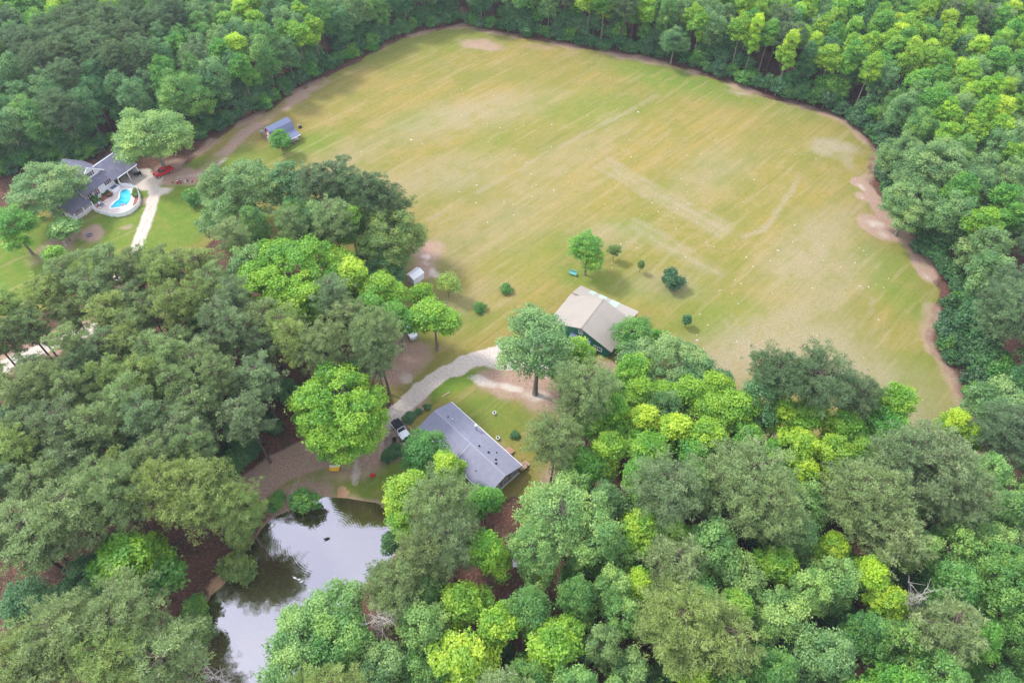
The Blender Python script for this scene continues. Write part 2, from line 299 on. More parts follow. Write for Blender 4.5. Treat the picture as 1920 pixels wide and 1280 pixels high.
# the bank: soil near the water
bank = ss(spond, -2.2, -.3); mk(dirt, bank*.7)
Z = (fbm(X/14, Y/14)-.5)*.25
Z = np.where(spond > -2.5, Z-ss(spond, -2.2, 2.5)*1.7, Z)
for c, r in [((-8.2,69.1),16),((20,101),13),((-66,173),9),((-104,148),16),((-22,115),5)]:
    Z = Z*(1-ss(-np.hypot(X-c[0], Y-c[1]), -r-4, -r))
def gz(x, y):
    i = np.searchsorted(xs, x); j = np.searchsorted(ys, y)
    return float(Z[min(max(j, 0), len(ys)-1), min(max(i, 0), len(xs)-1)])
def gmat():
    m, n, l = newmat('terrain')
    o = n.new('ShaderNodeOutputMaterial'); b = n.new('ShaderNodeBsdfPrincipled'); b.inputs['Roughness'].default_value = .95; b.inputs['Specular IOR Level'].default_value = .1
    ge = n.new('ShaderNodeNewGeometry')
    def noise(sc, det=5, rot=None, scl=None, rough=.6):
        z = n.new('ShaderNodeTexNoise'); z.inputs['Scale'].default_value = sc; z.inputs['Detail'].default_value = det; z.inputs['Roughness'].default_value = rough
        if rot is not None:
            m1 = n.new('ShaderNodeMapping'); m1.inputs['Rotation'].default_value = (0, 0, -R_(rot)); l.new(ge.outputs['Position'], m1.inputs['Vector'])
            m2 = n.new('ShaderNodeMapping'); m2.inputs['Scale'].default_value = scl; l.new(m1.outputs[0], m2.inputs['Vector']); l.new(m2.outputs[0], z.inputs['Vector'])
        else: l.new(ge.outputs['Position'], z.inputs['Vector'])
        return z.outputs['Fac']
    def rng_(v, a, b_, c=0, d=1):
        r = n.new('ShaderNodeMapRange'); r.interpolation_type = 'SMOOTHSTEP'
        for k, q in zip(('From Min','From Max','To Min','To Max'), (a, b_, c, d)): r.inputs[k].default_value = q
        l.new(v, r.inputs['Value']); return r.outputs[0]
    def math_(op, a, b_):
        q = n.new('ShaderNodeMath'); q.operation = op
        for i, v in enumerate((a, b_)):
            if isinstance(v, (int, float)): q.inputs[i].default_value = v
            else: l.new(v, q.inputs[i])
        return q.outputs[0]
    def mixc(f, a, b_):
        q = n.new('ShaderNodeMix'); q.data_type = 'RGBA'
        if isinstance(f, (int, float)): q.inputs[0].default_value = f
        else: l.new(f, q.inputs[0])
        for i, v in ((6, a), (7, b_)):
            if isinstance(v, tuple): q.inputs[i].default_value = (*v, 1)
            else: l.new(v, q.inputs[i])
        return q.outputs[2]
    def attr(s): q = n.new('ShaderNodeAttribute'); q.attribute_name = s; return q.outputs['Fac']
    fine = noise(2.2, 4); mid = noise(.35, 5); big = noise(.045, 4); grain = noise(7, 3, rough=.8)
    streak = noise(1, 4, 45, (.025, .55, 1)); streak2 = noise(1, 4, 46, (.012, .22, 1)); patch = noise(1, 5, 45, (.02, .05, 1), .65)
    straw = mixc(rng_(mid, .35, .65), (.16, .075, .055), (.085, .055, .035)); straw = mixc(rng_(fine, .45, .75), straw, (.29, .16, .12))
    # field turf: ochre green, olive and dry straw in streaks along the mowing direction
    blot = noise(.16, 6, rough=.7); tuft = noise(.9, 6, rough=.75)
    lines = noise(1, 5, 44, (.035, 1.0, 1), .7); lines2 = noise(1, 4, 44, (.05, .42, 1), .6)
    f1 = mixc(rng_(patch, .38, .62), (.25,.24,.05), (.345,.27,.072))
    f1 = mixc(rng_(blot, .45, .60, 0, .6), f1, (.37,.28,.11)); f1 = mixc(rng_(big, .48, .62, 0, .5), f1, (.205,.23,.045))
    f1 = mixc(rng_(streak2, .42, .62, 0, .4), f1, (.235,.23,.055)); f1 = mixc(rng_(streak, .50, .68, 0, .3), f1, (.42,.31,.13))
    lushc = mixc(rng_(mid, .35, .65), (.125,.245,.026), (.185,.27,.038))
    f1 = mixc(math_('MULTIPLY', attr('lush'), rng_(blot, .25, .55, .6, 1)), f1, lushc)
    f1 = mixc(rng_(lines, .50, .66, 0, .42), f1, (.175,.185,.045)); f1 = mixc(rng_(lines2, .34, .46, .42, 0), f1, (.41,.33,.16))
    f1 = mixc(rng_(tuft, .52, .66, 0, .5), f1, (.15,.19,.04)); f1 = mixc(rng_(tuft, .32, .44, .4, 0), f1, (.42,.34,.19))
    tanc = mixc(rng_(fine, .35, .65), (.46,.37,.25), (.33,.30,.19))
    f1 = mixc(math_('MULTIPLY', attr('tan'), rng_(blot, .32, .52, .4, 1)), f1, tanc)
    def thr(s, soft=.3):
        v = math_('ADD', attr(s), math_('MULTIPLY', math_('SUBTRACT', mid, .5), .7)); v = math_('ADD', v, math_('MULTIPLY', math_('SUBTRACT', fine, .5), .7))
        return rng_(v, .5-soft, .5+soft)
    c = mixc(thr('grass', .2), straw, f1)
    dc = mixc(rng_(fine, .4, .65), (.50, .34, .265), (.37, .235, .185)); dc = mixc(rng_(mid, .45, .7), dc, (.42, .33, .21))
    c = mixc(thr('dirt', .35), c, dc)
    c = mixc(thr('clay', .25), c, (.55, .33, .19))
    gc = mixc(rng_(fine, .35, .65), (.74, .66, .58), (.58, .50, .43))
    c = mixc(thr('grav', .25), c, gc)
    h = n.new('ShaderNodeHueSaturation'); l.new(c, h.inputs['Color']); l.new(rng_(grain, .3, .7, .56, .86), h.inputs['Value'])
    bp = n.new('ShaderNodeBump'); bp.inputs['Strength'].default_value = .5; bp.inputs['Distance'].default_value = .15; l.new(fine, bp.inputs['Height'])
    l.new(bp.outputs[0], b.inputs['Normal']); l.new(h.outputs[0], b.inputs['Base Color']); l.new(b.outputs[0], o.inputs[0]); return m
M['ground'] = gmat()
nx, ny = len(xs), len(ys)
def sheet(name, mask=None, dz=0.0):
    idx = np.arange(nx*ny).reshape(ny, nx)
    q = np.stack([idx[:-1, :-1], idx[:-1, 1:], idx[1:, 1:], idx[1:, :-1]], -1).reshape(-1, 4)
    if mask is not None:
        mm = mask[:-1, :-1] & mask[:-1, 1:] & mask[1:, 1:] & mask[1:, :-1]; q = q[mm.reshape(-1)]
    used, inv = np.unique(q, return_inverse=True); q = inv.reshape(-1, 4)
    co = np.stack([X.ravel()[used], Y.ravel()[used], Z.ravel()[used]+dz], -1)
    me = bpy.data.meshes.new(name); me.vertices.add(len(co)); me.vertices.foreach_set('co', co.ravel())
    me.loops.add(q.size); me.loops.foreach_set('vertex_index', q.ravel().astype(np.int32))
    me.polygons.add(len(q)); me.polygons.foreach_set('loop_start', np.arange(0, q.size, 4, dtype=np.int32))
    for s, a in (('grass', grass), ('lush', lush), ('dirt', dirt), ('grav', grav), ('tan', tan), ('clay', clay)):
        t = me.attributes.new(s, 'FLOAT', 'POINT'); t.data.foreach_set('value', a.ravel()[used].astype(np.float32))
    me.update(calc_edges=True); me.shade_smooth(); me.materials.append(M['ground'])
    o = bpy.data.objects.new(name, me); S.collection.objects.link(o); tag(o, kind='structure'); return o
sheet('ground')
dmask = (dseg(X, Y, DRIVE) < 3)
mid_ = (X > -250) & (X < 250) & (Y > 0) & (Y < 340)
sheet('field', (sfield > 0) & mid_, .008)
sheet('lawn', (slawn > 0) & (sfield < -.5) & mid_, .008)
sheet('yard', (syard > 0) & (sfield < -.5) & (spond < -1) & mid_, .008)
sheet('gravel_driveway', (grav > .45) & (dseg(X, Y, DRIVE) < 8), .02)
sheet('gravel_lane', (grav > .45) & (dseg(X, Y, HDRIVE) < 6), .02)
sheet('dirt_track', (tr < 3.2) & (spond < -1), .02)
sheet('woodland_road', (dseg(X, Y, RTRACK) < 2.0), .02)
# pond
m, n, l = newmat('pond_water')
o = n.new('ShaderNodeOutputMaterial'); d = n.new('ShaderNodeBsdfDiffuse'); d.inputs[0].default_value = (.055, .042, .018, 1)
g = n.new('ShaderNodeBsdfGlossy'); g.inputs['Roughness'].default_value = .03; g.inputs['Color'].default_value = (.9, .9, 1, 1)
lw = n.new('ShaderNodeLayerWeight'); lw.inputs['Blend'].default_value = .35
mr = n.new('ShaderNodeMapRange'); mr.inputs['To Min'].default_value = .31; mr.inputs['To Max'].default_value = .8; l.new(lw.outputs['Fresnel'], mr.inputs['Value'])
ms = n.new('ShaderNodeMixShader'); l.new(mr.outputs[0], ms.inputs[0]); l.new(d.outputs[0], ms.inputs[1]); l.new(g.outputs[0], ms.inputs[2]); l.new(ms.outputs[0], o.inputs[0])
ge = n.new('ShaderNodeNewGeometry'); dk = P(613, 1010, -.45)
vs = n.new('ShaderNodeVectorMath'); vs.operation = 'DISTANCE'; vs.inputs[1].default_value = (dk.x, dk.y, -.45); l.new(ge.outputs['Position'], vs.inputs[0])
sn = n.new('ShaderNodeMath'); sn.operation = 'MULTIPLY'; sn.inputs[1].default_value = 2*math.pi/.42; l.new(vs.outputs['Value'], sn.inputs[0])
si = n.new('ShaderNodeMath'); si.operation = 'SINE'; l.new(sn.outputs[0], si.inputs[0])
fa = n.new('ShaderNodeMapRange'); fa.inputs['From Min'].default_value = 1; fa.inputs['From Max'].default_value = 13; fa.inputs['To Min'].default_value = .045; fa.inputs['To Max'].default_value = 0; l.new(vs.outputs['Value'], fa.inputs['Value'])
mu = n.new('ShaderNodeMath'); mu.operation = 'MULTIPLY'; l.new(si.outputs[0], mu.inputs[0]); l.new(fa.outputs[0], mu.inputs[1])
z = n.new('ShaderNodeTexNoise'); z.inputs['Scale'].default_value = 1.3; z.inputs['Detail'].default_value = 4; l.new(ge.outputs['Position'], z.inputs['Vector'])
ad = n.new('ShaderNodeMath'); ad.operation = 'MULTIPLY_ADD'; ad.inputs[1].default_value = .22; l.new(z.outputs['Fac'], ad.inputs[0]); l.new(mu.outputs[0], ad.inputs[2])
bp = n.new('ShaderNodeBump'); bp.inputs['Strength'].default_value = .35; bp.inputs['Distance'].default_value = .12; l.new(ad.outputs[0], bp.inputs['Height']); l.new(bp.outputs[0], g.inputs['Normal'])
M['water'] = m
ppoly = [(x, y) for x, y in POND]
cx_, cy_ = np.mean(POND, 0)
tag(MB().quad(*[(x+(x-cx_)*.12, y+(y-cy_)*.12, -.45) for x, y in ppoly]).build('pond_water', M['water']), kind='structure')

# ================================================================== trees: mesh library
def raw_mesh(name, co, nper, tint, mat):
    me = bpy.data.meshes.new(name); nf = len(co)//nper
    me.vertices.add(len(co)); me.vertices.foreach_set('co', co.astype(np.float32).ravel())
    me.loops.add(len(co)); me.loops.foreach_set('vertex_index', np.arange(len(co), dtype=np.int32))
    me.polygons.add(nf); me.polygons.foreach_set('loop_start', np.arange(0, len(co), nper, dtype=np.int32))
    t = me.attributes.new('tint', 'FLOAT', 'FACE'); t.data.foreach_set('value', tint.astype(np.float32))
    me.update(calc_edges=True); me.materials.append(mat); return me
def unit(v): return v/np.maximum(np.linalg.norm(v, axis=-1, keepdims=True), 1e-6)
def leaf_crown(name, clumps, n, ls, g, needle=False, under=-.45, mat=None):
    """clumps: rows of x,y,z,rx,rz,tint ; n leaf faces"""
    c = np.array(clumps, float); a = c[:, 3]**1.7; k = g.choice(len(c), n, p=a/a.sum())
    c = c[k]; d = unit(g.normal(size=(n, 3))); d[:, 2] = np.where(d[:, 2] < under, -d[:, 2]*.5, d[:, 2]); d = unit(d)
    rr = (1-.5*g.random(n)**1.6)[:, None]*(1+(.18 if needle else .20)*g.normal(size=(n, 1)))
    if not needle:
        st_ = .78+.42*g.random((len(a), 2)); c = c.copy(); sx_ = st_[k]
        rad = np.stack([c[:, 3]*sx_[:, 0], c[:, 3]*sx_[:, 1], c[:, 4]], -1)
    else: rad = np.stack([c[:, 3], c[:, 3], c[:, 4]], -1)
    pos = c[:, :3]+d*rad*rr; t = c[:, 5]*(.86+.28*g.random(n))
    if needle:
        ax = unit(d*.9+g.normal(size=(n, 3))*.45+np.array([0, 0, .35])); sd_ = unit(np.cross(ax, g.normal(size=(n, 3))))
        l_ = (ls*(.7+.6*g.random(n)))[:, None]; w_ = .05+.03*g.random((n, 1))
        v = np.stack([pos-sd_*w_-ax*l_*.3, pos+sd_*w_-ax*l_*.3, pos+ax*l_*.7], 1).reshape(-1, 3)
        return raw_mesh(name, v, 3, t, mat or M['needle'])
    nm = unit(d*.55+np.array([0, 0, .55])+g.normal(size=(n, 3))*.5)
    ta = unit(np.cross(nm, g.normal(size=(n, 3)))); bt = np.cross(nm, ta); s = (ls*(.65+.7*g.random(n)))[:, None]
    v = np.stack([pos+ta*s*.5, pos+bt*s*.33-nm*s*.12, pos-ta*s*.5, pos-bt*s*.33-nm*s*.12], 1).reshape(-1, 3)
    return raw_mesh(name, v, 4, t, mat or M['leaf'])
def trunk_mesh(name, H, r0, top, limbs, g, bark, lean=.3):
    mb = MB(); pts = []; k = 7; ox, oy = g.normal(0, lean, 2)
    for i in range(k): t = i/(k-1); pts.append((ox*t*t+g.normal(0, .06)*(i > 0), oy*t*t+g.normal(0, .06)*(i > 0), -.4+(top+.4)*t))
    mb.tube(pts, [r0*(1.25 if i == 0 else 1-.75*i/(k-1)) for i in range(k)], 7)
    for (zb, e, r) in limbs:
        t = min(1, max(0, zb/top)); b = Vector((ox*t*t, oy*t*t, zb)); e = Vector(e); mid = b.lerp(e, .55)+Vector((0, 0, -.08*(e-b).length))
        mb.tube([b, mid, e], [r, r*.6, r*.22], 5, cap=False)
    me = bpy.data.meshes.new(name); me.from_pydata(mb.v, [], mb.f); me.update(); me.shade_smooth(); me.materials.append(M[bark]); return me
LIB = {}; GL = {}
def broad(key, R, H, zb, cr, n, ls, seed, squash=.8, bark='bark', limbs=14, gap=.3, shape='dome', tr=None):
    g = np.random.default_rng(seed); cl = []; lb = []; zc = (H+zb)/2; hz = (H-zb)/2
    K = 1 if R < 2 else (3 if R < 3.6 else (5 if R < 6.5 else 7)); subs = []
    for i in range(K):
        a = i*2.4+seed+g.normal(0, .3); f = 0 if i == 0 else (.40+.14*g.random())
        if shape == 'col': zz = zb+(H-zb)*(.72 if i == 0 else .30+.28*g.random()); rr = R*(.60 if i == 0 else .52+.12*g.random()); rz = hz*(.42 if i else .40)
        else: zz = zc+hz*(.28 if i == 0 else g.uniform(-.28, .16)); rr = R*((.66 if i == 0 else .44+.16*g.random()) if K > 1 else 1); rz = hz*((.70 if i == 0 else .55+.2*g.random()) if K > 1 else 1)
        subs.append((R*f*math.cos(a), R*f*math.sin(a), zz if K > 1 else zc, rr, rz))
    want = int(2.1*(R/cr)**2*(1+hz/R)); tries = 0; st = [.84+.30*g.random() for _ in subs]
    while len(cl) < want and tries < want*30:
        tries += 1; k = g.integers(K); sx, sy, sz, sr, srz = subs[k]
        d = unit(g.normal(size=3))
        if d[2] < -.65: continue
        q = (.93 if g.random() < .8 else .6)*(1+g.normal()*.09)
        p = np.array([sx+d[0]*sr*q, sy+d[1]*sr*q, sz+d[2]*srz*q])
        if any(((p[0]-o[0])/o[3])**2+((p[1]-o[1])/o[3])**2+((p[2]-o[2])/o[4])**2 < .45 for m_, o in enumerate(subs) if m_ != k): continue
        if any((p[0]-c[0])**2+(p[1]-c[1])**2+(p[2]-c[2])**2 < (cr*.98)**2 for c in cl): continue
        if g.random() < gap: continue
        r = cr*(.55+.65*g.random()**.8); cl.append([*p, r, r*squash, st[k]*(.78+.44*g.random())])
    for c in sorted(cl, key=lambda c: g.random())[:limbs]:
        lb.append((max(zb*.7, min(c[2]-R*.45, H*.8)), c[:3], .05+R*.014))
    LIB.setdefault(key, []).append((trunk_mesh(key+'_trunk', H, tr or (.14+R*.035), zb+(H-zb)*.7, lb, g, bark), leaf_crown(key+'_crown', cl, n, ls, g), R, H))
def pine(key, R, H, zb, n, seed, puff=.85, flat=False, np_=None):
    g = np.random.default_rng(seed); cl = []; lb = []; nb = np_ or int(6.5*R*2.2)
    for i in range(nb):
        t = (i+.5)/nb; z = zb+(H-zb)*t
        prof = math.sqrt(max(0, 1-((t-.38)/.66)**2)) if not flat else math.sqrt(max(0, 1-((t-.5)/.55)**2))
        L_ = R*prof*(.75+.4*g.random())+.3; a = i*2.39996+g.normal(0, .3)
        up = L_*(.18+.25*t); tip = (L_*math.cos(a), L_*math.sin(a), z+up); lb.append((z, tip, .06+.012*R))
        tb = .9+.2*g.random()
        for j in range(max(2, int(L_*2.3))):
            s = 1-.78*g.random()**1.5; wd_ = .25+.22*L_*s
            r = puff*(.7+.6*g.random())
            cl.append([tip[0]*s+g.normal(0, wd_*.6), tip[1]*s+g.normal(0, wd_*.6), z+up*s+g.normal(0, .22), r, r*.8, tb*(.82+.36*g.random())])
    LIB.setdefault(key, []).append((trunk_mesh(key+'_trunk', H, .2+.02*R, H*.97, lb, g, 'pinebark', .6), leaf_crown(key+'_crown', cl, n, .42, g, True, under=-.25), R, H))
for s in range(5): pine('pine', 3.1, 22, 13.5, 11000, 10+s, .5)
for s in range(3): pine('pinebig', 5.6, 24, 13, 30000, 30+s, .58)
for s in range(2): pine('pineflat', 6.0, 23, 16.5, 28000, 40+s, .6, True)
for s in range(2): pine('pinesmall', 2.6, 14, 6.5, 7000, 50+s, .5)
for s in range(4): broad('lime', 3.1, 20, 6, 1.0, 9000, .35, 60+s, .75, shape='col', gap=.25)
for s in range(2): broad('limebig', 8.6, 21, 4.5, 1.35, 40000, .40, 70+s, .7, limbs=22, tr=.5)
broad('limewide', 9.0, 19, 6, 1.4, 40000, .40, 75, .6, limbs=22, tr=.5)
for s in range(5): broad('oak', 4.3, 19, 5, 1.2, 11000, .34, 80+s, .85, gap=.35)
for s in range(3): broad('oakbig', 7.5, 21, 4, 1.4, 28000, .36, 90+s, .8, limbs=20, tr=.45)
for s in range(3): broad('openoak', 5.8, 24, 7, 1.15, 15000, .33, 100+s, .75, limbs=40, gap=.5, tr=.42)
for s in range(3): broad('willow', 4.0, 18, 5, 1.05, 8000, .32, 105+s, .9, gap=.35, limbs=22)
for s in range(4): broad('shrub', 2.3, 4.6, .2, .9, 3200, .34, 110+s, .9, limbs=5, tr=.12)
for s in range(2): broad('sapling', 2.1, 7.5, 2.0, .8, 3200, .34, 120+s, .8, limbs=9, tr=.12, gap=.1)
broad('sparse', 2.6, 6.5, 2.2, .7, 1800, .32, 125, .6, limbs=16, tr=.13, gap=.3)
broad('ball', 1.0, 1.9, .05, .55, 2600, .2, 127, .9, limbs=3, tr=.07)
broad('cone', 1.2, 4.4, .3, .55, 2400, .24, 128, 1, limbs=4, tr=.09, shape='col')
def dead_mesh(seed, H=19, R=3.2):
    g = np.random.default_rng(seed); mb = MB(); mb.tube([(0,0,-.4),(.2,.1,H*.5),(0,.2,H)], [.26,.18,.05], 6)
    tw = MB()
    for i in range(26):
        z = H*(.5+.5*g.random()); a = g.random()*6.28; l_ = R*(.4+.6*g.random()); e = Vector((l_*math.cos(a), l_*math.sin(a), z+l_*.35)); b = Vector((0, .1, z))
        tw.tube([b, b.lerp(e, .5)+Vector((0, 0, .15)), e], [.06, .04, .02], 4, cap=False)
        for j in range(7):
            p = b.lerp(e, .45+.5*g.random()); q = p+Vector(g.normal(0, .9, 3)); q.z = p.z+abs(q.z-p.z)*.8
            tw.tube([p, q], [.026, .014], 3, cap=False)
    r = []
    for k, mm in (('trunk', mb), ('branches', tw)):
        me = bpy.data.meshes.new('dead_'+k); me.from_pydata(mm.v, [], mm.f); me.update(); me.materials.append(M['deadwood']); r.append(me)
    return r+[R, H]
LIB['dead'] = [dead_mesh(5), dead_mesh(6)]
COL = dict(pine=(.26,.36,.125), pinegrey=(.225,.325,.135), pineyel=(.285,.39,.10), pinedark=(.145,.235,.090), pineblue=(.13,.225,.095),
           lime=(.225,.44,.018), limeyel=(.275,.475,.018), limedeep=(.14,.365,.030), limepale=(.29,.46,.07),
           oak=(.145,.325,.055), oakblue=(.135,.29,.085), oakpale=(.235,.42,.10), oakgrey=(.185,.335,.095), oakdark=(.075,.215,.055), oakolive=(.185,.29,.055),
           shrub=(.06,.185,.045), shrubblue=(.07,.185,.062), shrubgreen=(.11,.30,.035), brown=(.15,.14,.10), dead=(1,1,1))
KINDN = dict(pine='pine_tree', pinebig='pine_tree', pineflat='pine_tree', pinesmall='pine_tree', lime='broadleaf_tree', limebig='broadleaf_tree', limewide='broadleaf_tree', oak='oak_tree',
             oakbig='oak_tree', openoak='oak_tree', willow='willow_tree', shrub='understory_shrub', sapling='young_tree', sparse='young_tree', ball='round_bush', cone='conical_bush', dead='dead_tree')
CATN = dict(pine_tree='pine tree', broadleaf_tree='broadleaf tree', oak_tree='oak tree', willow_tree='willow tree', understory_shrub='shrub', young_tree='young tree', round_bush='bush', conical_bush='bush', dead_tree='dead tree')
taken = []      # x, y, radius of every crown placed
def tree(kind, x, y, R=None, H=None, col=None, label='', group=None, rot=None, var=None, name=None):
    v = LIB[kind]; v = v[random.randrange(len(v)) if var is None else var % len(v)]
    tr, cr, r0, h0 = v; R = R or r0; H = H or h0; nm = name or KINDN[kind]
    e = empty(nm, (x, y, gz(x, y)), rot if rot is not None else random.uniform(0, 6.28), (R/r0, R/r0, H/h0))
    tag(e, label, CATN.get(nm, nm.replace('_', ' ')), group)
    for pn, me in (('trunk', tr), ('crown' if kind != 'dead' else 'branches', cr)):
        o = bpy.data.objects.new(pn, me); S.collection.objects.link(o); o.parent = e
        c = COL[col or 'oak']; j = random.uniform(.88, 1.13) if group else 1
        o.color = (min(1, c[0]*j*random.uniform(.94, 1.06)), min(1, c[1]*j), min(1, c[2]*j), 1)
    taken.append((x, y, R))
    if group: GL.setdefault(label, []).append((Q(x, y, H*.7), e))
    return e
def crown(kind, px, py, R, H, col, label, zf=.74, **k):
    """tree whose crown centre shows at px,py"""
    p = P(px, py, H*zf); return tree(kind, p.x, p.y, R, H, col, label, **k)
def foot(kind, px, py, R, H, col, label, **k):
    p = P(px, py); return tree(kind, p.x, p.y, R, H, col, label, **k)
